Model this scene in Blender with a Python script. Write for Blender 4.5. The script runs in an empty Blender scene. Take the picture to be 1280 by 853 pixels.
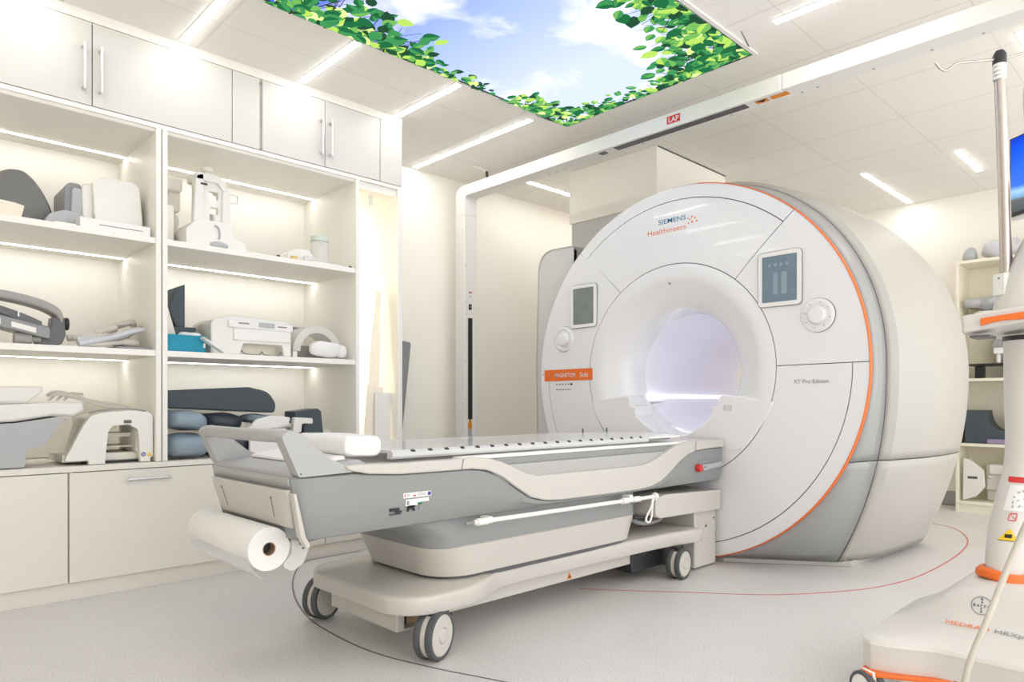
import bpy, bmesh, math, random
from mathutils import Vector, Matrix
random.seed(7)
SC = bpy.context.scene
COL = SC.collection
PI = math.pi
H = 2.77            # ceiling height
YL = 4.477          # left wall
XB = 7.15           # back wall
YF = 3.73           # front plane of the built-in cupboards
XM, YC, ZC = 3.607, 2.33, 1.112   # scanner front plane and bore axis

# ------------------------------------------------------------------ materials
def _nt(name):
    m = bpy.data.materials.new(name); m.use_nodes = True
    nt = m.node_tree
    return m, nt, nt.nodes['Principled BSDF']

def mat(name, rgb, rough=.5, metal=0., bump=0., bscale=200., var=0., emit=None, estr=0., coat=0., spec=.5):
    m, nt, p = _nt(name)
    p.inputs['Base Color'].default_value = (*rgb, 1)
    p.inputs['Roughness'].default_value = rough
    p.inputs['Metallic'].default_value = metal
    p.inputs['Coat Weight'].default_value = coat
    p.inputs['Specular IOR Level'].default_value = spec
    if emit:
        p.inputs['Emission Color'].default_value = (*emit, 1)
        p.inputs['Emission Strength'].default_value = estr
    if bump or var:
        tc = nt.nodes.new('ShaderNodeTexCoord')
        n = nt.nodes.new('ShaderNodeTexNoise'); n.inputs['Scale'].default_value = bscale
        n.inputs['Detail'].default_value = 3
        nt.links.new(tc.outputs['Object'], n.inputs['Vector'])
        if bump:
            b = nt.nodes.new('ShaderNodeBump'); b.inputs['Strength'].default_value = bump
            b.inputs['Distance'].default_value = .004
            nt.links.new(n.outputs['Fac'], b.inputs['Height'])
            nt.links.new(b.outputs['Normal'], p.inputs['Normal'])
        if var:
            mx = nt.nodes.new('ShaderNodeMix'); mx.data_type = 'RGBA'
            mx.inputs[6].default_value = (*[c*(1-var) for c in rgb], 1)
            mx.inputs[7].default_value = (*[min(1, c*(1+var)) for c in rgb], 1)
            nt.links.new(n.outputs['Fac'], mx.inputs[0])
            nt.links.new(mx.outputs[2], p.inputs['Base Color'])
    return m

def emis(name, rgb, s):
    m = bpy.data.materials.new(name); m.use_nodes = True
    nt = m.node_tree; nt.nodes.clear()
    e = nt.nodes.new('ShaderNodeEmission'); o = nt.nodes.new('ShaderNodeOutputMaterial')
    e.inputs[0].default_value = (*rgb, 1); e.inputs[1].default_value = s
    nt.links.new(e.outputs[0], o.inputs[0])
    return m

def srgb(r, g, b):
    f = lambda c: ((c/255+.055)/1.055)**2.4 if c > 10 else c/255/12.92
    return (f(r), f(g), f(b))

M = {}
M['wall'] = mat('wall_paint', (.92, .89, .82), .6, bump=.02, bscale=120)
M['cab'] = mat('cabinet_laminate', (.84, .82, .765), .45, bump=.01, bscale=150)
M['cabbase'] = mat('cabinet_laminate_lower', (.78, .75, .685), .45, bump=.01, bscale=150)
M['shelfdark'] = mat('cream_laminate', (.83, .79, .66), .5, bump=.01, bscale=150)
M['cream'] = mat('cream_plastic', (.82, .785, .70), .5, bump=.01, bscale=80)
M['door'] = mat('white_door_laminate', (.63, .615, .58), .42, bump=.01, bscale=150)
M['metal'] = mat('brushed_steel', (.72, .71, .70), .35, 1., bump=.02, bscale=300)
M['steel'] = mat('pole_steel', (.50, .455, .42), .30, 1.)
M['scan'] = mat('scanner_gloss_white', (.77, .77, .78), .22, coat=.25, bump=.004, bscale=8)
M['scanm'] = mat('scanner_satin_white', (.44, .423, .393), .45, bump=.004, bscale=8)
M['scangrey'] = mat('scanner_silver_grey', (.33, .335, .335), .36, bump=.006, bscale=60)
M['wing'] = mat('side_panel_pale_grey', (.60, .60, .59), .4, bump=.006, bscale=60)
M['seam'] = mat('dark_seam', (.08, .08, .085), .6, bump=.01)
M['orange'] = mat('orange_trim', srgb(226, 108, 34), .4, bump=.006)
M['couchgrey'] = mat('couch_grey', (.262, .27, .27), .42, bump=.01, bscale=60)
M['couchmid'] = mat('couch_light_grey', (.40, .403, .403), .45, bump=.01, bscale=60)
M['railgrey'] = mat('table_rail_pale_grey', (.58, .585, .58), .4, bump=.01, bscale=60)
M['couchinset'] = mat('couch_inset_grey', (.42, .42, .405), .5, bump=.01, bscale=60)
M['couchwhite'] = mat('couch_cream_white', (.55, .525, .485), .36, coat=.1, bump=.006, bscale=40)
M['inj'] = mat('injector_white', (.62, .60, .565), .38, coat=.1, bump=.006, bscale=40)
M['white'] = mat('white_plastic', (.80, .79, .76), .4, bump=.008, bscale=60)
M['whitec'] = mat('coil_white_plastic', (.78, .765, .72), .45, bump=.01, bscale=60)
M['paper'] = mat('white_paper', (.78, .77, .755), .85, bump=.1, bscale=60)
M['cloth'] = mat('white_cloth', (.80, .795, .78), .9, bump=.2, bscale=90)
M['beige'] = mat('beige_board', (.90, .84, .72), .7, var=.05, bscale=40)
M['bluegrey'] = mat('blue_grey_vinyl', (.25, .32, .38), .5, bump=.25, bscale=30)
M['navy'] = mat('dark_navy_vinyl', (.035, .045, .06), .45, bump=.2, bscale=30)
M['slate'] = mat('slate_foam_vinyl', (.055, .075, .09), .55, bump=.06, bscale=120)
M['dark'] = mat('black_plastic', (.022, .022, .024), .4, bump=.02)
M['dgrey'] = mat('dark_grey_plastic', (.10, .10, .105), .4, bump=.02, bscale=80)
M['mgrey'] = mat('mid_grey_plastic', (.26, .265, .27), .45, bump=.02, bscale=80)
M['dome'] = mat('dark_grey_foam', (.17, .17, .165), .55, bump=.06, bscale=90, var=.12)
M['grey'] = mat('pale_grey_plastic', (.42, .43, .44), .45, bump=.01, bscale=80)
M['taupe'] = mat('grey_taupe_arch', (.34, .325, .31), .5, bump=.03, bscale=80)
M['hose'] = mat('white_hose', (.62, .585, .52), .5, bump=.01)
M['cordm'] = mat('cream_cord', (.52, .48, .41), .5, bump=.01)
M['hoseg'] = mat('grey_hose', (.55, .56, .60), .4, bump=.01)
M['turq'] = mat('turquoise_card', srgb(8, 140, 168), .6, bump=.01)
M['blue'] = mat('teal_lettering', srgb(10, 130, 165), .5)
M['red'] = mat('red_print', srgb(205, 50, 50), .5)
M['yellow'] = mat('yellow_print', srgb(235, 195, 40), .5)
M['amber'] = mat('amber_print', srgb(228, 140, 40), .5)
M['blk'] = mat('black_print', (.02, .02, .022), .6)
M['gryprint'] = mat('grey_print', (.25, .25, .26), .6)
M['green'] = mat('green_print', srgb(30, 140, 90), .5)
M['eu'] = mat('blue_print', srgb(50, 50, 150), .5)
M['copper'] = mat('brown_interior', (.42, .28, .18), .6, var=.3, bscale=30)
M['gold'] = mat('brass_yellow', (.65, .45, .15), .4, .3)
M['lilac'] = mat('bore_liner', (.82, .81, .87), .45, bump=.004, bscale=20)  # lilac tint of the bore light is put into the liner colour
M['gummy'] = mat('wheel_rubber', (.075, .08, .085), .6, bump=.03, bscale=100)
M['purple'] = mat('purple_cloth', (.30, .24, .38), .8, bump=.1, bscale=90)
M['base_grey'] = mat('grey_cove_vinyl', (.38, .37, .36), .6, bump=.01)
M['lineR'] = mat('red_floor_line', srgb(196, 110, 105), .6)
M['lineK'] = mat('dark_floor_line', (.16, .15, .15), .6)
M['led'] = emis('ceiling_led', (1., .985, .95), 21.)
M['ledshelf'] = emis('shelf_led', (1., .97, .91), 15.)
M['ledniche'] = emis('niche_led', (1., .90, .70), 26.)
M['ledbore'] = emis('bore_led', (.90, .90, 1.), 6.)
M['skyblue'] = None

def glassy(name, rgb, fac, rough=.15):
    m, nt, p = _nt(name)
    p.inputs['Base Color'].default_value = (*rgb, 1); p.inputs['Roughness'].default_value = rough
    tr = nt.nodes.new('ShaderNodeBsdfTransparent'); mx = nt.nodes.new('ShaderNodeMixShader')
    mx.inputs[0].default_value = fac
    out = nt.nodes['Material Output']
    nt.links.new(tr.outputs[0], mx.inputs[1]); nt.links.new(p.outputs[0], mx.inputs[2])
    nt.links.new(mx.outputs[0], out.inputs[0])
    return m
M['acryl'] = glassy('frosted_acrylic', (.90, .90, .89), .70, .12)
M['clear'] = glassy('clear_plastic', (.78, .78, .78), .35)
M['milky'] = glassy('milky_plastic', (.80, .78, .74), .55)
M['tissue'] = glassy('thin_paper_sheet', (.86, .86, .86), .72, .8)

def screen_mat(name, c1, c2, rough=.12):
    m, nt, p = _nt(name)
    tc = nt.nodes.new('ShaderNodeTexCoord'); n = nt.nodes.new('ShaderNodeTexNoise')
    n.inputs['Scale'].default_value = 14
    mx = nt.nodes.new('ShaderNodeMix'); mx.data_type = 'RGBA'
    mx.inputs[6].default_value = (*c1, 1); mx.inputs[7].default_value = (*c2, 1)
    nt.links.new(tc.outputs['Object'], n.inputs['Vector'])
    nt.links.new(n.outputs['Fac'], mx.inputs[0]); nt.links.new(mx.outputs[2], p.inputs['Base Color'])
    p.inputs['Roughness'].default_value = rough
    nt.links.new(mx.outputs[2], p.inputs['Emission Color']); p.inputs['Emission Strength'].default_value = .35
    return m
M['scrR'] = screen_mat('blue_grey_display', (.085, .125, .155), (.13, .175, .21))
M['scrL'] = screen_mat('dark_grey_display', (.10, .115, .11), (.15, .165, .155))

# floor: speckled vinyl
def floor_mat():
    m, nt, p = _nt('speckled_vinyl_floor')
    N = nt.nodes.new; L = nt.links.new
    tc = N('ShaderNodeTexCoord')
    v = N('ShaderNodeTexNoise'); v.inputs['Scale'].default_value = 150; v.inputs['Detail'].default_value = 2
    r = N('ShaderNodeValToRGB')
    r.color_ramp.elements[0].position = .30; r.color_ramp.elements[0].color = (.52, .51, .50, 1)
    r.color_ramp.elements[1].position = .45; r.color_ramp.elements[1].color = (.70, .682, .67, 1)
    e = r.color_ramp.elements.new(.72); e.color = (.78, .76, .742, 1)
    L(tc.outputs['Object'], v.inputs['Vector']); L(v.outputs['Fac'], r.inputs[0])
    n2 = N('ShaderNodeTexNoise'); n2.inputs['Scale'].default_value = 2.
    L(tc.outputs['Object'], n2.inputs['Vector'])
    mx = N('ShaderNodeMix'); mx.data_type = 'RGBA'; mx.blend_type = 'MULTIPLY'; mx.inputs[0].default_value = .15
    L(r.outputs[0], mx.inputs[6]); L(n2.outputs['Fac'], mx.inputs[7]); L(mx.outputs[2], p.inputs['Base Color'])
    p.inputs['Roughness'].default_value = .38
    return m
M['floor'] = floor_mat()

# ceiling: lay-in tiles with fine joints
def ceil_mat():
    m, nt, p = _nt('ceiling_tiles')
    N = nt.nodes.new; L = nt.links.new
    tc = N('ShaderNodeTexCoord'); sp = N('ShaderNodeSeparateXYZ'); L(tc.outputs['Object'], sp.inputs[0])
    def line(out, off, pitch, w):
        a = N('ShaderNodeMath'); a.operation = 'SUBTRACT'; L(out, a.inputs[0]); a.inputs[1].default_value = off
        d = N('ShaderNodeMath'); d.operation = 'DIVIDE'; L(a.outputs[0], d.inputs[0]); d.inputs[1].default_value = pitch
        f = N('ShaderNodeMath'); f.operation = 'FRACT'; L(d.outputs[0], f.inputs[0])
        s = N('ShaderNodeMath'); s.operation = 'LESS_THAN'; L(f.outputs[0], s.inputs[0]); s.inputs[1].default_value = w/pitch
        return s.outputs[0]
    a = line(sp.outputs[0], 3.79-10*.6, .6, .012); b = line(sp.outputs[1], 1.37-10*.645, .645, .007)
    mxm = N('ShaderNodeMath'); mxm.operation = 'MAXIMUM'; L(a, mxm.inputs[0]); L(b, mxm.inputs[1])
    mx = N('ShaderNodeMix'); mx.data_type = 'RGBA'
    mx.inputs[6].default_value = (.86, .835, .795, 1); mx.inputs[7].default_value = (.75, .725, .68, 1)
    L(mxm.outputs[0], mx.inputs[0]); L(mx.outputs[2], p.inputs['Base Color'])
    p.inputs['Roughness'].default_value = .75
    return m
M['ceil'] = ceil_mat()

# ------------------------------------------------------------------ mesh builder
class B:
    def __init__(s, *mats):
        s.bm = bmesh.new(); s.mats = []; s.i = 0
        if mats: s.m(mats[0])
    def m(s, name):
        mm = M[name] if isinstance(name, str) else name
        if mm not in s.mats: s.mats.append(mm)
        s.i = s.mats.index(mm); return s
    def f(s, vs):
        try:
            fa = s.bm.faces.new(vs); fa.material_index = s.i; return fa
        except ValueError:
            return None
    def v(s, p): return s.bm.verts.new(p)
    def face(s, pts):
        s.f([s.v(p) for p in pts]); return s
    def loft(s, secs, closed=True, cap0=True, cap1=True, ringclose=False):
        rows = [[s.v(p) for p in sec] for sec in secs]
        n = len(rows[0]); R = len(rows)
        for i in range(R if ringclose else R-1):
            a, b = rows[i], rows[(i+1) % R]
            for j in range(n if closed else n-1):
                s.f([a[j], a[(j+1) % n], b[(j+1) % n], b[j]])
        if closed and not ringclose:
            if cap0: s.f(rows[0][::-1])
            if cap1: s.f(rows[-1])
        return s
    def prism(s, pts, ax, a, b):
        if ax == 'x': g = lambda p, t: (t, p[0], p[1])
        elif ax == 'y': g = lambda p, t: (p[0], t, p[1])
        else: g = lambda p, t: (p[0], p[1], t)
        return s.loft([[g(p, a) for p in pts], [g(p, b) for p in pts]])
    def box(s, x0, x1, y0, y1, z0, z1):
        return s.prism([(x0, y0), (x1, y0), (x1, y1), (x0, y1)], 'z', z0, z1)
    def obox(s, c, ux, uy, uz):
        """box from centre and three half-axis vectors"""
        c, ux, uy, uz = map(Vector, (c, ux, uy, uz))
        q = [(-1, -1), (1, -1), (1, 1), (-1, 1)]
        return s.loft([[c+ux*a+uy*b+uz*k for a, b in q] for k in (-1, 1)])
    def tube(s, pts, r, n=10, closed=False, flat=None):
        pts = [Vector(p) for p in pts]; N = len(pts)
        rs = r if isinstance(r, (list, tuple)) else [r]*N
        ts = []
        for i in range(N):
            if closed: t = pts[(i+1) % N]-pts[i-1]
            else: t = pts[min(i+1, N-1)]-pts[max(i-1, 0)]
            ts.append(t.normalized())
        up = Vector((0, 0, 1)) if abs(ts[0].z) < .9 else Vector((1, 0, 0))
        u = (up-ts[0]*up.dot(ts[0])).normalized()
        secs = []
        for i in range(N):
            u = (u-ts[i]*u.dot(ts[i])).normalized(); w = ts[i].cross(u)
            k = flat or (1, 1)
            secs.append([pts[i]+(u*math.cos(2*PI*j/n)*k[0]+w*math.sin(2*PI*j/n)*k[1])*rs[i] for j in range(n)])
        return s.loft(secs, ringclose=closed)
    def lathe(s, prof, c, ax='z', n=48, a0=0, a1=360, capped=False):
        """prof: (radius, distance along axis)"""
        full = a1-a0 >= 359.9
        k = n if full else n+1
        secs = []
        for r, h in prof:
            row = []
            for j in range(k):
                a = math.radians(a0+(a1-a0)*j/n)
                p, q = r*math.cos(a), r*math.sin(a)
                if ax == 'z': row.append((c[0]+p, c[1]+q, c[2]+h))
                elif ax == 'x': row.append((c[0]+h, c[1]-p, c[2]+q))
                else: row.append((c[0]+p, c[1]+h, c[2]+q))
            secs.append(row)
        return s.loft(secs, closed=full, cap0=capped, cap1=capped)
    def cyl(s, c, r, h, ax='z', n=32):
        return s.lathe([(r, 0), (r, h)], c, ax, n, capped=True)
    def ball(s, c, rx, ry, rz, n=24, m=14, lo=-90, hi=90, pw=1.):
        sg = lambda v: math.copysign(abs(v)**pw, v)
        secs = []
        for i in range(m+1):
            t = math.radians(lo+(hi-lo)*i/m)
            ct = max(sg(math.cos(t)), .002)
            secs.append([(c[0]+rx*ct*sg(math.cos(2*PI*j/n)), c[1]+ry*ct*sg(math.sin(2*PI*j/n)), c[2]+rz*sg(math.sin(t))) for j in range(n)])
        return s.loft(secs)
    def text(s, body, width, origin, right, up, size=None, depth=.0006, align='LEFT', bold=0.):
        cu = bpy.data.curves.new('t', 'FONT'); cu.body = body; cu.size = 1; cu.align_x = align
        cu.offset = bold; cu.resolution_u = 3
        ob = bpy.data.objects.new('t', cu); COL.objects.link(ob)
        dg = bpy.context.evaluated_depsgraph_get()
        me = bpy.data.meshes.new_from_object(ob.evaluated_get(dg))
        bpy.data.objects.remove(ob); bpy.data.curves.remove(cu)
        xs = [v.co.x for v in me.vertices]
        w = max(xs)-min(xs); k = width/w if width else size
        kx, ky = k, (size if size else k)
        R, U = Vector(right).normalized(), Vector(up).normalized(); Nn = R.cross(U)
        O = Vector(origin)
        vs = [s.v(O+R*(v.co.x*kx)+U*(v.co.y*ky)+Nn*depth) for v in me.vertices]
        for p in me.polygons: s.f([vs[i] for i in p.vertices])
        bpy.data.meshes.remove(me)
        return s
    def move(s, fn):
        for v in s.bm.verts: v.co = fn(v.co)
        return s

def rrect(x0, x1, y0, y1, r, n=6):
    out = []
    for cx, cy, a in ((x1-r, y1-r, 0), (x0+r, y1-r, 90), (x0+r, y0+r, 180), (x1-r, y0+r, 270)):
        for k in range(n+1):
            t = math.radians(a+90*k/n); out.append((cx+r*math.cos(t), cy+r*math.sin(t)))
    return out

def fillet(poly, rad, n=5):
    """round the corners of a 2D polygon; rad a number or one per corner"""
    N = len(poly); out = []
    for i in range(N):
        r = rad[i] if isinstance(rad, (list, tuple)) else rad
        p = Vector(poly[i]); a = Vector(poly[i-1])-p; b = Vector(poly[(i+1) % N])-p
        if r <= 0: out.append(tuple(p)); continue
        la, lb = a.length, b.length; a.normalize(); b.normalize()
        ang = a.angle(b)
        d = min(r/math.tan(ang/2), la*.48, lb*.48)
        s_, e_ = p+a*d, p+b*d
        for k in range(n+1):
            t = k/n
            out.append(tuple(s_*(1-t)**2+p*2*t*(1-t)+e_*t*t))
    return out

def smooth_path(pts, sub=6, closed=False):
    P_ = [Vector(p) for p in pts]; N = len(P_); out = []
    rng = range(N if closed else N-1)
    for i in rng:
        p0 = P_[(i-1) % N] if closed or i > 0 else P_[0]
        p1, p2 = P_[i], P_[(i+1) % N]
        p3 = P_[(i+2) % N] if closed or i+2 < N else P_[-1]
        for k in range(sub):
            t = k/sub
            out.append(.5*((2*p1)+(-p0+p2)*t+(2*p0-5*p1+4*p2-p3)*t*t+(-p0+3*p1-3*p2+p3)*t**3))
    if not closed: out.append(P_[-1])
    return out

LOC = {}
def root_loc(o):
    while o.parent is not None: o = o.parent
    return LOC.get(o.name, Vector((0, 0, 0)))

def tagp(o, label=None, cat=None, group=None, kind=None):
    if label: o['label'] = label
    if cat: o['category'] = cat
    if group: o['group'] = group
    if kind: o['kind'] = kind
    return o

def thing(name, label, cat, loc=(0, 0, 0), group=None):
    o = bpy.data.objects.new(name, None); COL.objects.link(o)
    o.empty_display_size = .05
    o.location = loc; LOC[o.name] = Vector(loc)
    return tagp(o, label, cat, group)

def obj(name, b, parent=None, bevel=0, seg=2, ang=35, label=None, norm=True, smooth=True):
    bm = b.bm
    if norm: bmesh.ops.recalc_face_normals(bm, faces=bm.faces)
    if parent is not None: off = root_loc(parent)
    else:
        xs = [v.co for v in bm.verts]
        lo = [min(v[i] for v in xs) for i in range(3)]; hi = [max(v[i] for v in xs) for i in range(3)]
        off = Vector(((lo[0]+hi[0])/2, (lo[1]+hi[1])/2, lo[2]))
    for v in bm.verts: v.co -= off
    me = bpy.data.meshes.new(name); bm.to_mesh(me); bm.free()
    for m in b.mats: me.materials.append(m)
    if smooth:
        for p in me.polygons: p.use_smooth = True
        me.set_sharp_from_angle(angle=math.radians(ang))
    o = bpy.data.objects.new(name, me); COL.objects.link(o)
    if parent is not None: o.parent = parent
    else: o.location = off; LOC[o.name] = off
    if bevel:
        mo = o.modifiers.new('bevel', 'BEVEL'); mo.width = bevel; mo.segments = seg
        mo.limit_method = 'ANGLE'; mo.angle_limit = math.radians(40); mo.harden_normals = False
    if label: o['label'] = label
    return o

def single(name, b, label, cat, group=None, **k):
    return tagp(obj(name, b, **k), label, cat, group)

def struct(name, b, label=None, **k):
    o = obj(name, b, **k); o['kind'] = 'structure'
    if label: o['label'] = label
    return o

def copy_tree(o, parent=None):
    c = o.copy(); COL.objects.link(c)
    if parent is not None: c.parent = parent
    for ch in [x for x in bpy.data.objects if x.parent == o]: copy_tree(ch, c)
    return c

def clone(o, loc, label, rot=None, group=None):
    c = copy_tree(o); c.location = loc; c['label'] = label
    if rot is not None: c.rotation_euler = rot
    if group: c['group'] = group
    LOC[c.name] = Vector(loc)
    return c

# ------------------------------------------------------------------ the room
X0, Y0 = -1.3, -1.7
b = B('floor').box(X0-.1, XB+.1, Y0-.1, YL+.1, -.08, 0); struct('floor', b, 'pale grey speckled vinyl floor')
b = B('ceil').box(X0-.1, XB+.1, Y0-.1, YL+.1, H, H+.1); struct('ceiling', b, 'off white ceiling of lay-in tiles')
b = B('wall').box(X0-.1, XB+.1, YL, YL+.1, 0, H); struct('wall_left', b, 'cream wall behind the cupboards and laser post')
b = B('wall').box(XB, XB+.1, Y0, YL, 0, H); struct('wall_back', b, 'cream wall behind the scanner')
b = B('wall').box(X0-.1, X0, Y0, YL, 0, H); struct('wall_front', b, 'cream wall behind the viewer')
b = B('base_grey').box(XB-.012, XB, Y0, YL, 0, .13); struct('baseboard_back', b, 'grey cove skirting on the back wall', bevel=.004)
b = B('base_grey').box(2.62, XB-.02, YL-.012, YL, 0, .13); struct('baseboard_left', b, 'grey cove skirting on the left wall', bevel=.004)
# boxed-in duct behind the scanner
b = B('wall').box(4.19, 5.16, 2.85, 3.68, 2.353, H).m('seam').box(4.20, 5.16, 2.846, 2.8502, H-.009, H-.001); struct('trim_1', b, 'cream boxed ceiling duct behind the scanner', bevel=.003)
b = B('wing').prism([(2.862, 2.353), (3.668, 2.353), (3.668, 2.02), (2.862, 2.30)], 'x', 4.205, 5.15); struct('trim_6', b, 'pale lower section of the ceiling duct behind the scanner')
# crown strip over the wall cupboards
b = B('cab').box(.0, 2.608, 3.735, 3.78, 2.722, H); struct('trim_2', b, 'cream crown strip over the wall cupboards')
b = B('cabbase').box(.0, 2.608, 3.755, 3.775, 0, .078); struct('trim_3', b, 'cream plinth under the base cupboards')
def ribbon(pts, w, z0, z1):
    P_ = smooth_path([(x, y, 0) for x, y in pts], 8)
    L_, R_ = [], []
    for i, p in enumerate(P_):
        t = (P_[min(i+1, len(P_)-1)]-P_[max(i-1, 0)]).normalized(); n = Vector((-t.y, t.x, 0))
        L_.append(p+n*w/2); R_.append(p-n*w/2)
    return [[(l.x, l.y, z0), (r.x, r.y, z0), (r.x, r.y, z1), (l.x, l.y, z1)] for l, r in zip(L_, R_)]
b = B('lineR').loft(ribbon([(2.62, 2.23), (2.7, 2.12), (2.946, 1.824), (3.185, 1.535), (3.449, 1.345), (3.726, 1.215), (4.121, 1.144), (4.701, 1.136), (5.187, 1.174), (5.527, 1.251), (5.82, 1.382), (5.952, 1.533), (6.0, 1.75), (5.95, 2.0)], .009, -.002, .0012))
struct('trim_4', b, 'thin red curved line inlaid in the floor around the scanner')
b = B('lineK').loft(ribbon([(2.3, 3.74), (2.1, 3.74), (1.904, 3.70), (1.705, 3.427), (1.545, 3.098), (1.431, 2.745), (1.398, 2.451), (1.405, 2.177), (1.469, 1.924), (1.533, 1.745), (1.62, 1.52), (1.75, 1.25)], .007, -.002, .0012))
struct('trim_5', b, 'thin dark curved line inlaid in the floor round the table foot')

# LED strips in the ceiling
def strip(x0, x1, y0, y1, label):
    t = thing('ceiling_light', label, 'light', ((x0+x1)/2, (y0+y1)/2, H), 'ceiling light strips')
    b = B('white').box(x0-.004, x1+.004, y0-.004, y1+.004, H-.004, H+.0005)
    obj('housing', b, t)
    b = B('led').box(x0, x1, y0, y1, H-.007, H-.0042); obj('diffuser', b, t)
    return t
W2 = .019
for i, (x, y0, y1, l) in enumerate([
    (.60, 3.1, 3.70, 'unseen ceiling light strip over the left cupboards beyond the left edge'),  # unseen strip, carries the row on for ambient light
    (1.245, 3.1, 3.70, 'white ceiling light strip above the wide left wall cupboard door'),
    (1.89, 3.1, 3.70, 'white ceiling light strip above the handles of the narrower wall cupboard'),
    (2.56, 3.1, 3.70, 'short ceiling light strip above the right end of the wall cupboards'),
    (3.215, 3.16, 4.43, 'long ceiling light strip running from sky panel corner to left wall'),
    (3.245, .90, 1.53, 'ceiling light strip right of the sky panel, above the laser beam'),
    (-.04, 3.1, 3.70, 'unseen ceiling light strip behind the viewer on the left'),  # this and the strips below are unseen, added in the same pattern for ambient light
    (.6, .90, 1.53, 'unseen ceiling light strip above the viewer'),
    (1.245, .30, .93, 'unseen ceiling light strip overhead to the right of the sky panel'),
    (-.5, .30, .93, 'unseen ceiling light strip behind the viewer'),
    (.6, -.9, -.27, 'unseen ceiling light strip behind the viewer on the right'),
    (1.9, -.9, -.27, 'unseen ceiling light strip out to the right of the injector'),
    (3.245, -.9, -.27, 'unseen ceiling light strip far out to the right')]):
    strip(x-W2, x+W2, y0, y1, l)
for i, (y, x0, x1, l) in enumerate([
    (4.065, 3.95, 5.30, 'ceiling light strip beyond the laser post, beside the boxed duct'),  # far end is unseen behind the duct, lengthened to brighten the wall
    (2.045, 5.90, 7.06, 'long ceiling light strip right above the scanner, reaching the back wall'),
    (1.38, 5.86, 6.50, 'short ceiling light strip left of the drip pole'),
    (.72, 4.20, 5.5, 'ceiling light strip at the right edge behind the drip pole'),
    (-.6, 4.2, 5.5, 'unseen ceiling light strip far right of the scanner'),  # unseen strip added for ambient light on the right
    (4.065, 5.6, 6.9, 'ceiling light strip hidden behind the scanner')]):  # unseen strip, carried on in line with the one beside the duct
    strip(x0, x1, y-W2, y+W2, l)

# ------------------------------------------------------------------ backlit sky panel
PX0, PX1, PY0, PY1 = 1.05, 3.453, 1.748, 3.06
def sky_mat():
    m = bpy.data.materials.new('backlit_sky_print'); m.use_nodes = True
    nt = m.node_tree; nt.nodes.clear(); N = nt.nodes.new; L = nt.links.new
    tc = N('ShaderNodeTexCoord'); mp = N('ShaderNodeMapping'); mp.inputs['Location'].default_value = (.62, .35, .2)
    L(tc.outputs['Object'], mp.inputs[0])
    n = N('ShaderNodeTexNoise'); n.inputs['Scale'].default_value = 1.7; n.inputs['Detail'].default_value = 7
    n.inputs['Roughness'].default_value = .55; n.inputs['Distortion'].default_value = .35
    L(mp.outputs[0], n.inputs['Vector'])
    r = N('ShaderNodeValToRGB'); r.color_ramp.elements[0].position = .53; r.color_ramp.elements[0].color = (0, 0, 0, 1)
    r.color_ramp.elements[1].position = .68; r.color_ramp.elements[1].color = (1, 1, 1, 1)
    L(n.outputs['Fac'], r.inputs[0])
    sp = N('ShaderNodeSeparateXYZ'); L(tc.outputs['Object'], sp.inputs[0])
    g = N('ShaderNodeMapRange'); g.inputs[1].default_value = -.85; g.inputs[2].default_value = .65
    L(sp.outputs[0], g.inputs[0])
    b = N('ShaderNodeValToRGB'); b.color_ramp.elements[0].color = (*srgb(78, 104, 236), 1)
    b.color_ramp.elements[1].color = (*srgb(206, 217, 252), 1)
    e = b.color_ramp.elements.new(.5); e.color = (*srgb(160, 182, 250), 1)
    L(g.outputs[0], b.inputs[0])
    mx = N('ShaderNodeMix'); mx.data_type = 'RGBA'; mx.inputs[7].default_value = (.97, .97, 1, 1)
    L(r.outputs[0], mx.inputs[0]); L(b.outputs[0], mx.inputs[6])
    em = N('ShaderNodeEmission'); L(mx.outputs[2], em.inputs[0]); em.inputs[1].default_value = 1.0
    o = N('ShaderNodeOutputMaterial'); L(em.outputs[0], o.inputs[0])
    return m
M['skyprint'] = sky_mat()
LG = [emis('leaf_print_%s' % n_, c_, 1.) for n_, c_ in (('deep', srgb(34, 104, 62)), ('mid', srgb(64, 142, 84)),
      ('bright', srgb(112, 176, 88)), ('lime', srgb(176, 214, 96)), ('shade', srgb(36, 76, 52)), ('pale', srgb(214, 236, 150)))]
M['twig'] = emis('twig_print', srgb(52, 44, 38), 1.)
sky = thing('sky_panel', 'large backlit ceiling panel printed with blue sky, clouds and green leaves', 'ceiling panel', ((PX0+PX1)/2, (PY0+PY1)/2, H))
b = B('white')
for a in ((PX0-.02, PX1+.02, PY0-.02, PY0), (PX0-.02, PX1+.02, PY1, PY1+.02), (PX0-.02, PX0, PY0, PY1), (PX1, PX1+.02, PY0, PY1)):
    b.box(*a, H-.012, H)
b.m('dark')
for a in ((PX0, PX1, PY0, PY0+.006), (PX0, PX1, PY1-.006, PY1), (PX1-.006, PX1, PY0, PY1)):
    b.box(*a, H-.010, H)
obj('frame', b, sky)
b = B('skyprint')
zs = H-.004
b.face([p for p in ((PX0, PY0, zs), (PX0, PY1, zs), (PX1, PY1, zs), (PX1, PY0, zs))])
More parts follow.
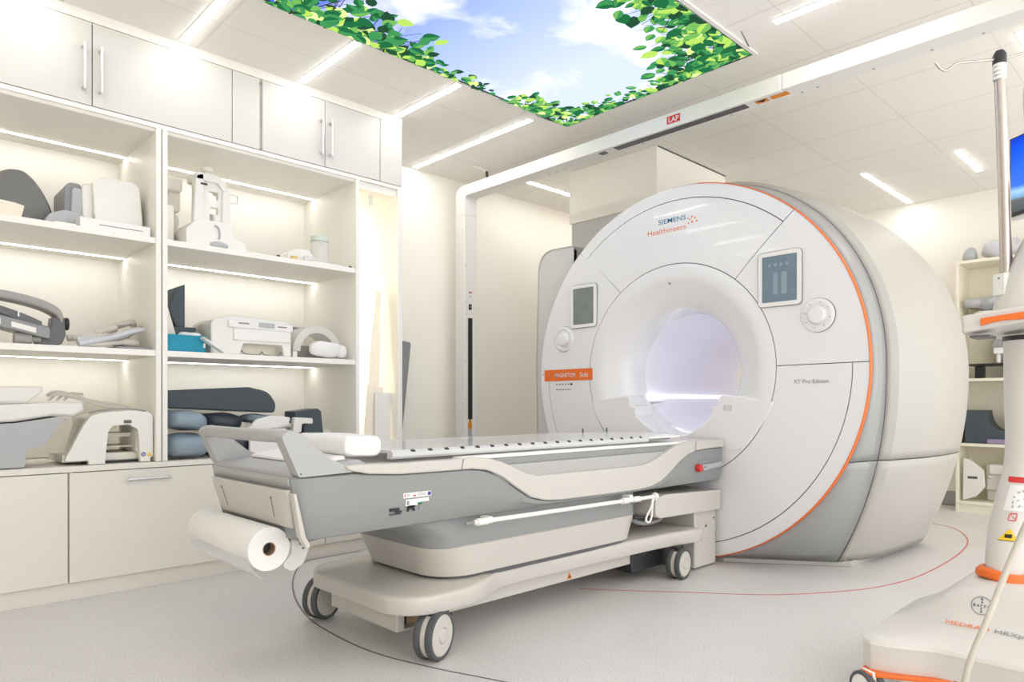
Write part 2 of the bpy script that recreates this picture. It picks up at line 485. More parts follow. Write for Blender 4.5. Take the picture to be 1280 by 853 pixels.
# leaves of the print
zleaf = [zs-.0004]
def leaf(x, y, L_, a, mi):
    zleaf[0] -= .000012
    z = zleaf[0]
    w = L_*random.uniform(.30, .42)
    prof = [(0, 0), (.05, .34), (.16, .74), (.34, 1.), (.54, 1.), (.74, .76), (.9, .38), (1.05, 0)]
    pts = [(u*L_, v*w) for u, v in prof]+[(u*L_, -v*w) for u, v in prof[-2:0:-1]]
    ca, sa = math.cos(a), math.sin(a)
    out = []
    for u, v in pts:
        px, py = x+u*ca-v*sa, y+u*sa+v*ca
        out.append((min(max(px, PX0+.004), PX1-.007), min(max(py, PY0+.007), PY1-.007), z))
    b.m(LG[mi]); b.face([p for p in out])
    # lighter half of the blade, as printed
    if random.random() < .6 and mi in (0, 1, 2):
        zleaf[0] -= .000012
        b.m(LG[{0: 1, 1: 2, 2: 3}[mi]])
        h = [(u*L_, v*w*.85) for u, v in prof]
        b.f([b.v((min(max(x+u*ca-v*sa, PX0+.004), PX1-.007), min(max(y+u*sa+v*ca, PY0+.007), PY1-.007), zleaf[0])) for u, v in h])
def twig(p, q, w=.006):
    zleaf[0] -= .000012
    d = Vector((q[0]-p[0], q[1]-p[1], 0)).normalized()*w/2; n = Vector((-d.y, d.x, 0))
    b.m('twig'); b.f([b.v((p[0]+n.x, p[1]+n.y, zleaf[0])), b.v((q[0]+n.x*.5, q[1]+n.y*.5, zleaf[0])), b.v((q[0]-n.x*.5, q[1]-n.y*.5, zleaf[0])), b.v((p[0]-n.x, p[1]-n.y, zleaf[0]))])
def spray(x, y, ax, ay, n, reach, size):
    """a spray of leaves from the edge point (x, y) inwards along (ax, ay)"""
    base = math.atan2(ay, ax)
    for k in range(max(2, n//7)):
        a = base+random.uniform(-.9, .9); l = reach*random.uniform(.5, .95)
        twig((x, y), (x+l*math.cos(a), y+l*math.sin(a)))
    items = []
    for k in range(n):
        a = base+random.uniform(-1.25, 1.25); d = reach*abs(random.gauss(0, .5))
        if d > reach: continue
        items.append((d, a))
    items.sort(reverse=True)
    for d, a in items:
        near = d < reach*.45
        mi = random.choice([0, 0, 1, 1, 2, 3, 4, 4, 5] if near else [0, 0, 1, 1, 1, 2, 3, 4])
        leaf(x+d*math.cos(a), y+d*math.sin(a), size*random.uniform(.55, 1.25), a+random.uniform(-1.2, 1.2), mi)
for (x, y, ax, ay, n, reach, s) in [
    (3.45, 1.75, -.9, .6, 110, .50, .095), (3.25, 1.75, -.3, 1, 60, .42, .10), (3.0, 1.75, -.1, 1, 46, .40, .105), (2.75, 1.75, -.2, 1, 36, .32, .10),
    (2.5, 1.75, 0, 1, 34, .30, .10), (2.25, 1.75, 0, 1, 30, .28, .10), (2.0, 1.75, 0, 1, 24, .22, .09),
    (3.45, 1.98, -1, .2, 52, .38, .09), (3.45, 2.16, -1, .2, 26, .24, .075), (3.45, 2.34, -1, .1, 16, .15, .07), (3.45, 2.50, -1, 0, 14, .14, .06), (3.45, 2.66, -1, 0, 22, .22, .07), (3.45, 2.82, -1, 0, 26, .24, .075),
    (3.45, 3.05, -.8, -.8, 56, .34, .085), (3.22, 3.06, -.2, -1, 34, .32, .085), (3.05, 3.06, 0, -1, 26, .30, .08), (2.92, 3.06, .1, -1, 14, .18, .07),
    (2.62, 3.06, .2, -1, 18, .15, .065), (2.42, 3.06, .1, -1, 16, .10, .06), (2.22, 3.06, .2, -1, 26, .20, .075), (2.02, 3.06, .3, -1, 38, .30, .085), (1.86, 3.06, .3, -1, 46, .40, .10),
    (1.68, 3.06, .2, -1, 46, .40, .10), (1.5, 3.06, 0, -1, 40, .34, .09), (1.25, 3.06, 0, -1, 36, .3, .09), (1.6, 1.75, 0, 1, 24, .25, .09)]:
    spray(x, y, ax, ay, int(n*1.4), reach, s*.82)
obj('printed_sky', b, sky, norm=False, smooth=False)

# cable from the laser beam to the ceiling
b = B('white').tube(smooth_path([(3.53, 4.10, H-.004), (3.54, 4.05, H-.02), (3.55, 3.985, H-.06), (3.555, 3.965, H-.10)], 5), .006, 8)
b.m('dark').tube([(3.555, 3.967, H-.07), (3.556, 3.962, H-.13), (3.556, 3.962, 2.632)], .011, 8)
single('cable', b, 'short black and white cable from the laser beam up to the ceiling', 'cable')

# ------------------------------------------------------------------ laser bridge
lb = thing('laser_bridge', 'white laser alignment bridge spanning the room in front of the scanner', 'laser bridge', (3.565, 4.2, 0))
BX0, BX1, BZ0, BZ1 = 3.50, 3.625, 2.545, 2.63
b = B('white')
b.prism(fillet([(4.275, 2.40), (4.275, BZ1), (4.165-.08, BZ1), (4.165-.08, BZ0), (4.165, BZ0), (4.165, 2.40)], [0, .09, 0, 0, .05, 0], 8), 'x', BX0, BX1)
obj('corner_elbow', b, lb, bevel=.004)
b = B('white').box(BX0, BX1, 4.165, 4.275, 0, 2.40); obj('post', b, lb, bevel=.005)
b = B('white').box(BX0, BX1, 1.62, 4.085, BZ0, BZ1).box(BX0+.002, BX1-.002, 1.61, 1.622, BZ0+.002, BZ1-.002)
b.box(BX0, BX1, -.9, 1.612, BZ0, BZ1); obj('beam', b, lb, bevel=.004)
b = B('white').box(BX0, BX1, -1.01, -.9, 0, BZ1); obj('post', b, lb, bevel=.005)
# laser windows under the beam and on the post
b = B('dgrey').box(BX0+.02, BX0+.075, 1.83, 2.72, BZ0-.004, BZ0+.002); b.box(BX0+.03, BX0+.07, 2.80, 2.85, BZ0-.004, BZ0+.002)
obj('laser_window', b, lb, bevel=.0015)
b = B('dark').prism(fillet([(3.535, .79), (3.575, .79), (3.575, 1.59), (3.535, 1.59)], .006), 'y', 4.158, 4.166); obj('laser_window', b, lb)
b = B('dark').prism(fillet([(3.542, 1.655), (3.568, 1.655), (3.568, 1.70), (3.542, 1.70)], .006), 'y', 4.158, 4.166)
b.m('gryprint').box(3.552, 3.562, 4.157, 4.166, 1.675, 1.69); obj('keypad', b, lb)
b = B('amber').box(3.535, 3.575, 4.1635, 4.166, .715, .765).m('yellow').face([p for p in ((3.537, 4.163, .765), (3.573, 4.163, .765), (3.555, 4.163, .80))])
b.m('blk').face([p for p in ((3.546, 4.162, .77), (3.564, 4.162, .77), (3.555, 4.162, .788))])
b.m('grey').box(3.535, 3.575, 4.1635, 4.166, .62, .715)
b.m('blk').box(3.545, 3.565, 4.163, 4.166, .775+.005, .7815)
obj('warning_label', b, lb, norm=False)
b = B('red'); b.box(3.545, 3.572, 4.1635, 4.166, 1.785, 1.80)
b.m('white').text('LAP', .022, (3.5475, 4.1632, 1.788), (1, 0, 0), (0, 0, 1), size=.013)
b.m('blk').box(3.552, 3.562, 4.1635, 4.166, 1.757, 1.763)
obj('sign', b, lb, norm=False)
LY = 2.265
b = B('red').prism([(LY-.045, 2.565), (LY+.045, 2.565), (LY+.045, 2.61), (LY-.045, 2.61)], 'x', BX0-.0015, BX0+.001)
b.m('white').text('LAP', .07, (BX0-.002, LY+.035, 2.573), (0, -1, 0), (0, 0, 1), size=.04, bold=.02)
obj('sign', b, lb, norm=False)
b = B('amber'); zz = BZ0-.0012
b.face([p for p in ((BX0+.03, 1.78, zz), (BX0+.075, 1.78, zz), (BX0+.075, 1.71, zz), (BX0+.03, 1.71, zz))])
b.face([p for p in ((BX0+.03, 1.695, zz), (BX0+.075, 1.695, zz), (BX0+.075, 1.60, zz), (BX0+.03, 1.60, zz))])
b.m('blk').face([p for p in ((BX0+.036, 1.775, zz-.0003), (BX0+.07, 1.745, zz-.0003), (BX0+.036, 1.715, zz-.0003))])
obj('warning_label', b, lb, norm=False, smooth=False)
b = B('mgrey')
for y in (3.35, 3.28, 3.2, 2.55, 1.95, 1.55, 1.47, 1.2, .95, .75): b.cyl((BX0+.1, y, BZ0-.0015), .006, .002, 'z', 10)
for z in (2.3, 2.0, 1.72, 1.62, 1.25, .95): b.cyl((BX0+.012, 4.1635, z), .004, .002, 'y', 8)
obj('screw', b, lb, norm=True)

# ------------------------------------------------------------------ MR scanner
sc = thing('mri_scanner', 'large white magnetic resonance scanner with round bore, grey flanks and orange ring', 'scanner', (4.3, YC, 0))
def fx(r): return XM-.025*(1-(r/1.11)**2)
def P3(r, phi, dx=0.):
    a = math.radians(phi); return (fx(r)+dx, YC-r*math.cos(a), ZC+r*math.sin(a))
def sector(name, r0, r1, A0, A1, matn='scan', nu=6, nv=40, gap=.0022, th=.012, label=None, rg0=.0025, rg1=.0025):
    """cover panel between radii r0,r1 and angles A0=(inner,outer) to A1=(inner,outer)"""
    b = B(matn)
    r0 += rg0; r1 -= rg1
    front, back = [], []
    for i in range(nu+1):
        u = i/nu; r = r0+(r1-r0)*u; g = math.degrees(gap/r)
        a0 = A0[0]+(A0[1]-A0[0])*u+g; a1 = A1[0]+(A1[1]-A1[0])*u-g
        front.append([P3(r, a0+(a1-a0)*j/nv) for j in range(nv+1)])
    fv = [[b.v(p) for p in row] for row in front]
    bv = [[b.v((p[0]+th, p[1], p[2])) for p in row] for row in front]
    for i in range(nu):
        for j in range(nv):
            b.f([fv[i][j], fv[i][j+1], fv[i+1][j+1], fv[i+1][j]])
    for i in range(nu):
        b.f([fv[i][0], fv[i+1][0], bv[i+1][0], bv[i][0]]); b.f([fv[i][nv], bv[i][nv], bv[i+1][nv], fv[i+1][nv]])
    for j in range(nv):
        b.f([fv[0][j], bv[0][j], bv[0][j+1], fv[0][j+1]]); b.f([fv[nu][j], fv[nu][j+1], bv[nu][j+1], bv[nu][j]])
    return obj(name, b, sc, label=label)
RI, RA, RO = .645, 1.030, 1.108
# dark backing behind the gaps
b = B('seam').lathe([(.60, fx(.6)-XM+.0105), (1.105, .0115), (1.105, .02), (.60, .02)], (XM, YC, ZC), 'x', 96)
obj('cover_frame', b, sc)
sector('front_panel', RI, RA, (51, 49), (127, 131.5), label='upper white cover panel with the lettering')
sector('rim_panel', RA, RO, (49, 48.5), (131.5, 132), nu=3, rg1=0)
sector('front_panel', RI, RO, (.6, .6), (51, 48.5), label='white cover panel with the right display', rg1=0)
sector('front_panel', RI, RO, (127, 132), (179.5, 179.5), label='white cover panel with the left display', rg1=0)
sector('front_panel', RI, RA, (-88, -88), (.6, .6), label='lower right white cover panel')
sector('front_panel', RI, RA, (179.5, 179.5), (268, 268), label='lower left white cover panel')
sector('rim_panel', RA, RO, (-89, -89), (.6, .6), nu=3, rg1=0)
sector('rim_panel', RA, RO, (179.5, 179.5), (269, 269), nu=3, rg1=0)
b = B('orange').lathe([(1.1085, .0), (1.1088, -.003), (1.1135, -.001), (1.1145, .004), (1.1145, .03), (1.1085, .03)], (XM, YC, ZC), 'x', 120, -84, 82, capped=True)
obj('accent_ring', b, sc)
# funnel and bore
fn = [(RI-.0025, fx(.645)-XM+.010), (RI-.0025, fx(.645)-XM), (.61, -.020), (.58, -.021), (.555, -.018), (.535, -.010), (.515, .001), (.49, .013), (.46, .028), (.435, .044), (.41, .064), (.39, .086), (.377, .11), (.369, .14), (.365, .18), (.364, .22)]
b = B('scan').lathe(fn, (XM, YC, ZC), 'x', 120); obj('bore_funnel', b, sc, ang=50)
b = B('lilac').lathe([(.364, .22), (.356, .4), (.354, 1.44)], (XM, YC, ZC), 'x', 96)
b.m('scan').lathe([(.354, 1.44), (.39, 1.49), (.48, 1.522)], (XM, YC, ZC), 'x', 96)
obj('bore_liner', b, sc)
# bore light strips and rails
for sg in (1, -1):
    yy = YC+sg*.326
    b = B('ledbore').box(XM+.205 if sg > 0 else XM+.3, XM+1.2, yy-.008, yy+.008, .936, .972)
    l_ = obj('bore_light', b, sc)
    b = B('scan').box(XM+.2, XM+1.25, yy-.028*sg-.01, yy-.028*sg+.01, .855, .898); obj('bore_rail', b, sc, bevel=.006)
    if sg > 0:
        b = B('grey').box(XM+.2, XM+1.25, yy-.02, yy+.012, .908, .930); obj('light_housing', b, sc, bevel=.003)
# table bridge inside the bore
b = B('scan').prism(fillet([(YC-.26, .66), (YC+.26, .66), (YC+.24, .745), (YC+.17, .70), (YC-.17, .70), (YC-.24, .745)], .02), 'x', XM+.17, XM+1.4)
obj('bore_floor', b, sc)
# docking cheeks: the block that closes the lower half of the opening
def cheek(sg):
    pr = fillet([(YC+sg*.09, .726), (YC+sg*.20, .79), (YC+sg*.262, .84), (YC+sg*.266, .90), (YC+sg*.305, .905), (YC+sg*.308, .952), (YC+sg*.33, .968), (YC+sg*.46, .955), (YC+sg*.63, .925), (YC+sg*.60, .85), (YC+sg*.55, .78), (YC+sg*.45, .66), (YC+sg*.09, .62)],
                [.02, .05, .03, .012, .012, .012, .03, .08, .0, 0, 0, .0, 0], 5)
    b = B('scan').prism(pr, 'x', XM-.0225, XM+.16)
    return obj('docking_cheek', b, sc, bevel=.008, seg=3)
cheek(1); cheek(-1)
b = B('scan').prism([(YC-.40, .60), (YC+.40, .60), (YC+.12, .73), (YC-.12, .73)], 'x', XM-.021, XM+.16); obj('docking_sill', b, sc, bevel=.006)
b = B('gryprint')
for dz in (0, .013, .026): b.box(XM-.0245, XM-.022, YC-.385, YC-.345, .878+dz, .8795+dz)
b.box(XM-.0245, XM-.022, YC-.386, YC-.3845, .878, .905); b.box(XM-.0245, XM-.022, YC-.3455, YC-.344, .878, .905)
obj('printed_mark', b, sc)
b = B('mgrey').cyl((fx(.565)-.004, YC+.02, ZC+.53), .006, .01, 'x', 12); obj('laser_eye', b, sc)

# grey flank, white body: outlines in the plane across the bore
def outline(Rx, Rt, foot, z0=.03, n_up=48, n_lo=22):
    """from the right foot over the top to the left foot: (offset to the right, z, u) with u the depth below the axis"""
    pts = []
    for k in range(n_lo):
        z = z0+(ZC-z0)*k/n_lo; u = (ZC-z)/(ZC-z0)
        pts.append((foot+(Rx-foot)*(1-u**2.1), z, u))
    for k in range(n_up+1):
        a = PI*k/n_up; pts.append((Rx*math.cos(a), ZC+Rt*math.sin(a), 0))
    for k in range(n_lo-1, -1, -1):
        z = z0+(ZC-z0)*k/n_lo; u = (ZC-z)/(ZC-z0)
        pts.append((-(foot+(Rx-foot)*(1-u**2.1)), z, u))
    return pts
RIMX, RIMT, RIMF = 1.105, 1.165, .80
def rim_pt(o, z, u): return (3.84+.07*max(0, (z-ZC)/1.1)+.17*u**1.6, YC-o, z)
rim = [rim_pt(*q) for q in outline(RIMX, RIMT, RIMF)]
ring = []
for p in rim:
    a = math.degrees(math.atan2(p[2]-ZC, YC-p[1]))
    if a < -90: a += 360
    lo = -math.degrees(math.atan2(ZC-.03, RIMF))
    if p[2] < ZC:
        q = math.degrees(math.asin(min(.99, (ZC-max(p[2], .03))/1.114)))
        a2 = -q if p[1] < YC else 180+q
    else: a2 = a
    a2 = math.radians(a2)
    ring.append((XM+.026, YC-1.114*math.cos(a2), ZC+1.114*math.sin(a2)))
ZS = .60
def split_loft(name, secs, matn, **k):
    """loft open sections, cut at the horizontal seam into an upper and two lower panels"""
    n = len(secs[0])
    i0 = min(range(n//2), key=lambda i: abs(secs[-1][i][2]-ZS)); i1 = n-1-i0
    up = B(matn); lo1 = B(matn); lo2 = B(matn)
    def cut(s, a, c):
        return [s[i] for i in range(a, c)]
    def adj(rows, end, dz):
        out = []
        for r in rows:
            r = list(r); p = r[end]; r[end] = (p[0], p[1], p[2]+dz); out.append(r)
        return out
    U = [cut(s, i0, i1+1) for s in secs]; U = adj(adj(U, 0, .003), -1, .003)
    L1 = adj([cut(s, 0, i0+1) for s in secs], -1, -.003); L2 = adj([cut(s, i1, n) for s in secs], 0, -.003)
    for bb, S in ((up, U), (lo1, L1), (lo2, L2)):
        bb.loft(S, closed=False); o = obj(name, bb, sc, **k)
        sm = o.modifiers.new('thick', 'SOLIDIFY'); sm.thickness = .01; sm.offset = 0
def lerp(a, b_, t): return [tuple(x+(y-x)*t for x, y in zip(p, q)) for p, q in zip(a, b_)]
mid = []
for p, q in zip(ring, rim):
    m_ = [(p[i]+q[i])/2 for i in range(3)]
    mid.append(tuple(m_))
split_loft('flank_panel', [ring, lerp(ring, rim, .33), lerp(ring, rim, .66), lerp(ring, rim, .995)], 'scangrey')
def body(X, Rx, Rt, foot, lean=0.): return [(X+lean*q[2]**1.6, YC-q[0], q[1]) for q in outline(Rx, Rt, foot)]
def shift(rows, dx, k, kz=None):
    return [(p[0]+dx, YC+(p[1]-YC)*k, ZC+(p[2]-ZC)*(kz or k) if p[2] > ZC else p[2]) for p in rows]
r0 = shift(rim, .004, 1.002)
secs = [r0, shift(rim, .025, 1.022, 1.012), shift(rim, .05, 1.042, 1.022), body(4.10, 1.19, 1.198, .885, .10), body(4.30, 1.225, 1.21, .915, .03), body(4.5, 1.24, 1.215, .93), body(4.75, 1.242, 1.215, .945), body(4.92, 1.225, 1.20, .95), body(5.03, 1.195, 1.175, .945), body(5.10, 1.15, 1.13, .93)]
split_loft('body_cover', secs, 'scanm', ang=24)
def onto(p, r):
    a = math.atan2(p[2]-ZC, YC-p[1]); return (XM+1.522, YC-r*math.cos(a), ZC+r*math.sin(a))
lastc = [q for q in secs[-1]]
b = B('scanm')
botl = [(5.10, lastc[-1][1]+(lastc[0][1]-lastc[-1][1])*k/13, .03) for k in range(1, 13)]
loopc = [(5.10, p[1], p[2]) for p in lastc]+botl
b.loft([loopc, [(5.125, YC+(p[1]-YC)*.95, ZC+(p[2]-ZC)*.96) for p in loopc], [onto(p, .48) for p in loopc]], cap0=False, cap1=False); obj('rear_cover', b, sc)
b = B('seam').tube([(p[0]+.001, p[1]+(.002 if p[1] > YC else -.002), p[2]) for p in rim], .006, 6); obj('rim_seam', b, sc)
# inner core so that the joints show no void
b = B('seam').lathe([(.66, .03), (1.06, .03), (1.09, .3), (1.12, .6), (1.10, 1.40), (.56, 1.42)], (XM, YC, ZC), 'x', 64)
for v in b.bm.verts: v.co.z = max(v.co.z, .04)
obj('magnet_core', b, sc)
# base plinth
b = B('scanm').prism([(3.66, YC-.30), (4.02, YC-.80), (4.06, YC-.86), (5.06, YC-.925), (5.06, YC+.925), (4.06, YC+.86), (4.02, YC+.80), (3.66, YC+.30)], 'z', 0, .032)
obj('base_plinth', b, sc, bevel=.004)
# left side panel
wp = fillet([(3.20, .02), (3.50, .02), (3.545, .30), (3.56, 1.2), (3.535, 2.03), (3.20, 2.02)], [0, .03, .1, .4, .16, .02], 10)
b = B('wing').prism([(y, z) for y, z in wp], 'x', 3.694, 3.72)
obj('side_panel', b, sc)
b = B('scanm')
wo = [(y+.016 if y > 3.3 else y, z+(.012 if z > 1.5 else 0)) for y, z in wp]
b.loft([[(3.72, y, z) for y, z in wp], [(3.692, y+.0005, z) for y, z in wp], [(3.688, y+.005*(y > 3.3), z+.004*(z > 1.5)) for y, z in wp], [(3.698, y, z) for y, z in wo], [(4.15, y, z) for y, z in wo]], cap0=False)
obj('side_shell', b, sc)

# displays, dials
def display(y, z, w, h, m, label):
    fr = B('white'); x = XM-.018
    outer = rrect(y-w/2-.022, y+w/2+.022, z-h/2-.022, z+h/2+.022, .022)
    inner = rrect(y-w/2, y+w/2, z-h/2, z+h/2, .006)
    fr.loft([[(x+.012, p[0], p[1]) for p in outer], [(x-.004, p[0], p[1]) for p in outer], [(x-.007, YC*0+y+(p[0]-y)*.985, z+(p[1]-z)*.985) for p in outer], [(x-.007, p[0], p[1]) for p in inner], [(x-.003, p[0], p[1]) for p in inner]], cap0=False, cap1=False)
    fr.m('mgrey').loft([[(x+.006, p[0], p[1]) for p in rrect(y-w/2-.0255, y+w/2+.0255, z-h/2-.0255, z+h/2+.0255, .025)], [(x-.0015, p[0], p[1]) for p in rrect(y-w/2-.0255, y+w/2+.0255, z-h/2-.0255, z+h/2+.0255, .025)]])
    o = obj('display', fr, sc, label=label)
    s = B(m).prism([(p[0], p[1]) for p in inner], 'x', x-.0035, x); obj('screen', s, o)
    return o
d1 = display(1.666, 1.584, .192, .248, 'scrR', 'touch display with blue-grey screen')
d2 = display(3.025, 1.574, .180, .245, 'scrL', 'touch display with dark grey screen')
b = B('bluegrey')
for k in range(4):
    b.cyl((XM-.0222, 1.72-.032*k, 1.66), .009, .0006, 'x', 12)
b.prism(rrect(1.625, 1.655, 1.50, 1.62, .01), 'x', XM-.0222, XM-.0216); b.prism(rrect(1.675, 1.70, 1.50, 1.62, .01), 'x', XM-.0222, XM-.0216)
obj('screen_icon', b, d1)
def dial(y, z):
    c = (fx(.89), y, z)
    b = B('seam').lathe([(.089, .004), (.089, -.001), (.082, -.001)], c, 'x', 48)
    b.m('scan').lathe([(.087, .002), (.087, -.006), (.082, -.010), (.070, -.012), (.062, -.010), (.052, -.006), (.048, -.006)], c, 'x', 48)
    o = obj('dial', b, sc)
    k = B('scan').lathe([(.048, -.004), (.046, -.022), (.040, -.030), (.030, -.032), (.001, -.032)], c, 'x', 40); obj('knob', k, o)
    k = B('grey')
    for i in range(8):
        a = 2*PI*i/8+.2; k.cyl((c[0]-.0125, y+.066*math.cos(a), z+.066*math.sin(a)), .004, .002, 'x', 10)
    obj('button', k, o)
dial(1.468, 1.371); dial(3.208, 1.362)
# name band and lettering
bx = XM-.022
b = B('orange').loft([[(fx(r)-.003, YC+r, z) for r in (.617, .75, .9, 1.0, 1.07)][::-1]+[(fx(r)+.003, YC+r, z) for r in (.617, .75, .9, 1.0, 1.07)] for z in (1.074, 1.153)])
obj('name_band', b, sc)
R_, U_ = (0, -1, 0), (0, 0, 1)
b = B('paper').text('MAGNETOM', .185, (fx(.8)-.0045, 3.290, 1.098), R_, U_, size=.042, bold=.003)
obj('lettering', b, sc, norm=False)
b = B('paper').text('Sola', .072, (fx(.69)-.0045, 3.058, 1.098), R_, U_, size=.042, bold=.003); obj('lettering', b, sc, norm=False)
b = B('blue').text('SIEMENS', .192, (fx(.92)-.001, 2.437, 2.012), R_, U_, size=.042, bold=.003)
obj('lettering', b, sc, norm=False, label='blue lettering')
b = B('orange').text('Healthineers', .272, (fx(.9)-.0015, 2.517, 1.955), R_, U_, size=.046); obj('lettering', b, sc, norm=False, label='orange lettering')
b = B('orange')
for i, (dy, dz, r) in enumerate([(0, .03, .006), (.018, .018, .005), (-.018, .02, .005), (-.03, 0, .006), (.026, -.004, .005), (0, 0, .007), (.014, -.022, .005), (-.012, -.022, .006), (-.026, -.03, .004), (.03, .026, .004), (.0, -.036, .004)]):
    b.cyl((fx(.9)-.001, 2.20-dy*-1, 1.99+dz), r, .001, 'x', 10)
obj('logo_dots', b, sc)
b = B('gryprint').text('RT Pro Edition', .175, (fx(.8)-.0015, 1.590, 1.022), R_, U_, size=.030, bold=.005); obj('lettering', b, sc, norm=False, label='grey lettering')
b = B('gryprint')
for i in range(5): b.prism(rrect(3.27-.028*i, 3.285-.028*i, 1.045, 1.055, .002, 2), 'x', fx(.85)-.001, fx(.85)+.001)
b.m('blk').prism(rrect(3.13, 3.15, 1.043, 1.056, .002, 2), 'x', fx(.82)-.001, fx(.82)+.001)
b.m('gryprint')
for i in range(7): b.prism(rrect(3.27-.021*i, 3.284-.021*i, 1.009, 1.017, .002, 2), 'x', fx(.85)-.001, fx(.85)+.001)
obj('printed_mark', b, sc, norm=False)

# ------------------------------------------------------------------ patient couch
NY, FY = 1.99, 2.67           # near and far faces of the couch shell
ct = thing('patient_couch', 'long grey and white patient couch on castors docked to the scanner', 'patient table', (2.3, YC, 0))
def mirror(y): return 2*YC-y
# grey hull: sections across, bulging a little and narrowing to the bottom
top_e = [(1.165, .695), (1.25, .685), (1.38, .675), (1.55, .673), (1.70, .672), (1.78, .662), (1.86, .63), (1.94, .58), (2.02, .535), (2.10, .515), (2.2, .507), (2.5, .503), (2.76, .502), (2.86, .508), (2.95, .528), (3.04, .572), (3.12, .618), (3.20, .650), (3.28, .666), (3.42, .672), (3.568, .672)]
def top_at(x):
    if x <= top_e[0][0]: return top_e[0][1]
    for (a, za), (c, zc) in zip(top_e, top_e[1:]):
        if x <= c: return za+(zc-za)*(x-a)/(c-a)
    return top_e[-1][1]
b = B('couchgrey')
xs = [.990, .998, 1.022, 1.08, 1.165]+[1.165+.035*i for i in range(1, 70) if 1.165+.035*i < 3.568]+[3.568]
secs = []
for x in xs:
    k = 0 if x > 1.03 else (1.03-x)**2*14      # rounded foot end
    zb = .483; zt = top_at(x) if x > 1.17 else .69
    near = [(NY+.040+k, zb), (NY+.020+k, zb+.006), (NY+.008+k, zb+.03), (NY+k, zb+.5*(zt-zb)), (NY+.002+k, zt-.006), (NY+.010+k, zt)]
    sec = [(x, y, z) for y, z in near]+[(x, mirror(y), z) for y, z in near[::-1]]
    secs.append(sec)
# lean the foot end
secs = [[(p[0]+(.042*(1-(p[2]-.48)/.21) if p[0] < 1.12 else 0), p[1], p[2]) for p in s] for s in secs]
b.loft(secs); hull = obj('hull', b, ct, ang=40)
# cream wave trim on both sides
T = [(1.165, .716), (1.21, .717), (1.38, .712), (1.60, .712), (1.72, .715), (1.79, .706), (1.86, .688), (1.93, .660), (2.0, .632), (2.06, .620), (2.2, .619), (2.78, .617), (2.86, .628), (2.95, .655), (3.03, .682), (3.12, .706), (3.20, .716), (3.30, .718), (3.568, .716)]
Bm = [(1.168, .706), (1.19, .698)]+top_e[1:]
poly_t = T+[(3.568, .672)]+[(x, z-.001) for x, z in Bm[::-1]][1:]
def ysec(y0, y1):
    return poly_t
for sg in (0, 1):
    y0, y1 = (NY-.012, NY+.05) if sg == 0 else (FY-.05, FY+.012)
    b = B('couchwhite').prism(poly_t, 'y', y0, y1); obj('side_trim', b, ct, bevel=.010, seg=3)
    # joints in the trim
    for xj, z0, z1 in ((1.652, .672, .712), (3.27, .668, .717)):
        yy = NY-.0128 if sg == 0 else FY+.0128
        s_ = B('mgrey').obox((xj, yy, (z0+z1)/2), (.0025, 0, 0), (0, .001, 0), (.004, 0, (z1-z0)/2))
        obj('trim_joint', s_, ct)
    # inset panel and grey step above it
    yi = (NY+.004, NY+.05) if sg == 0 else (FY-.05, FY-.004)
    b = B('couchinset').prism([(1.86, .60), (3.06, .60), (3.06, .674), (1.80, .674)], 'y', *yi); obj('inset_panel', b, ct, bevel=.002)
    yi = (NY+.016, NY+.07) if sg == 0 else (FY-.07, FY-.016)
    b = B('couchgrey').box(1.70, 3.22, *yi, .674, .703); obj('side_strip', b, ct, bevel=.002)
# tray under the table top
b = B('couchwhite').prism(fillet([(1.18, .68), (1.22, .708), (1.38, .706), (3.30, .712), (3.566, .716), (3.566, .66), (1.18, .66)], .01, 3), 'y', NY+.03, FY-.03); obj('tray', b, ct, bevel=0)
b = B('white').box(1.66, 3.42, NY+.012, NY+.06, .703, .717).box(1.66, 3.42, FY-.06, FY-.012, .703, .717); obj('tray_edge', b, ct, bevel=.004)
# foot end: lidded slab, foot panel
b = B('couchmid').prism(fillet([(.998, .655), (.985, .676), (.995, .698), (1.24, .730), (1.30, .70), (1.30, .655)], [.006, .02, .02, .02, .01, 0], 5), 'y', NY+.036, FY-.036); obj('foot_slab', b, ct, bevel=.006)
b = B('cloth').prism(fillet([(1.11, .7145), (1.115, .726), (1.215, .742), (1.222, .729)], [.004, .006, .006, .002], 3), 'y', NY+.09, FY-.09); obj('mattress_end', b, ct, bevel=.003)
b = B('couchwhite')
fpx = [(.978, .648), (.984, .61), (1.000, .55), (1.010, .524), (1.04, .518), (1.06, .62), (1.04, .648)]
ys = [NY+.038, NY+.05, NY+.09, YC, FY-.09, FY-.05, FY-.038]
b.loft([[(x+(.012 if i in (0, 6) else .003 if i in (1, 5) else 0), YC+(y-YC)*(1-.10*max(0, (.64-z))/.14), z) for x, z in fpx] for i, y in enumerate(ys)])
obj('foot_panel', b, ct, bevel=.004)
b = B('dgrey').box(.998, 1.09, NY+.06, FY-.06, .6475, .6555); obj('shadow_gap', b, ct)
b = B('mgrey')
for y in (NY+.14, FY-.14):
    b.tube([(.9825, y, .615), (.991, YC+(y-YC)*.97, .58), (1.000, YC+(y-YC)*.94, .550)], .002, 6)
    b.cyl((.979, y, .617), .004, .008, 'x', 10)
obj('panel_slot', b, ct)
# grey underside behind the roll
b = B('mgrey').prism([(1.045, .517), (1.12, .512), (1.14, .478), (1.075, .470)], 'y', NY+.07, FY-.10); obj('lower_flap', b, ct, bevel=.004)
b = B('couchwhite').prism(fillet([(.992, .640), (1.003, .640), (1.034, .505), (1.052, .470), (1.038, .464), (1.016, .505)], .005, 3), 'y', NY+.006, NY+.036); obj('corner_edge', b, ct, bevel=.003)
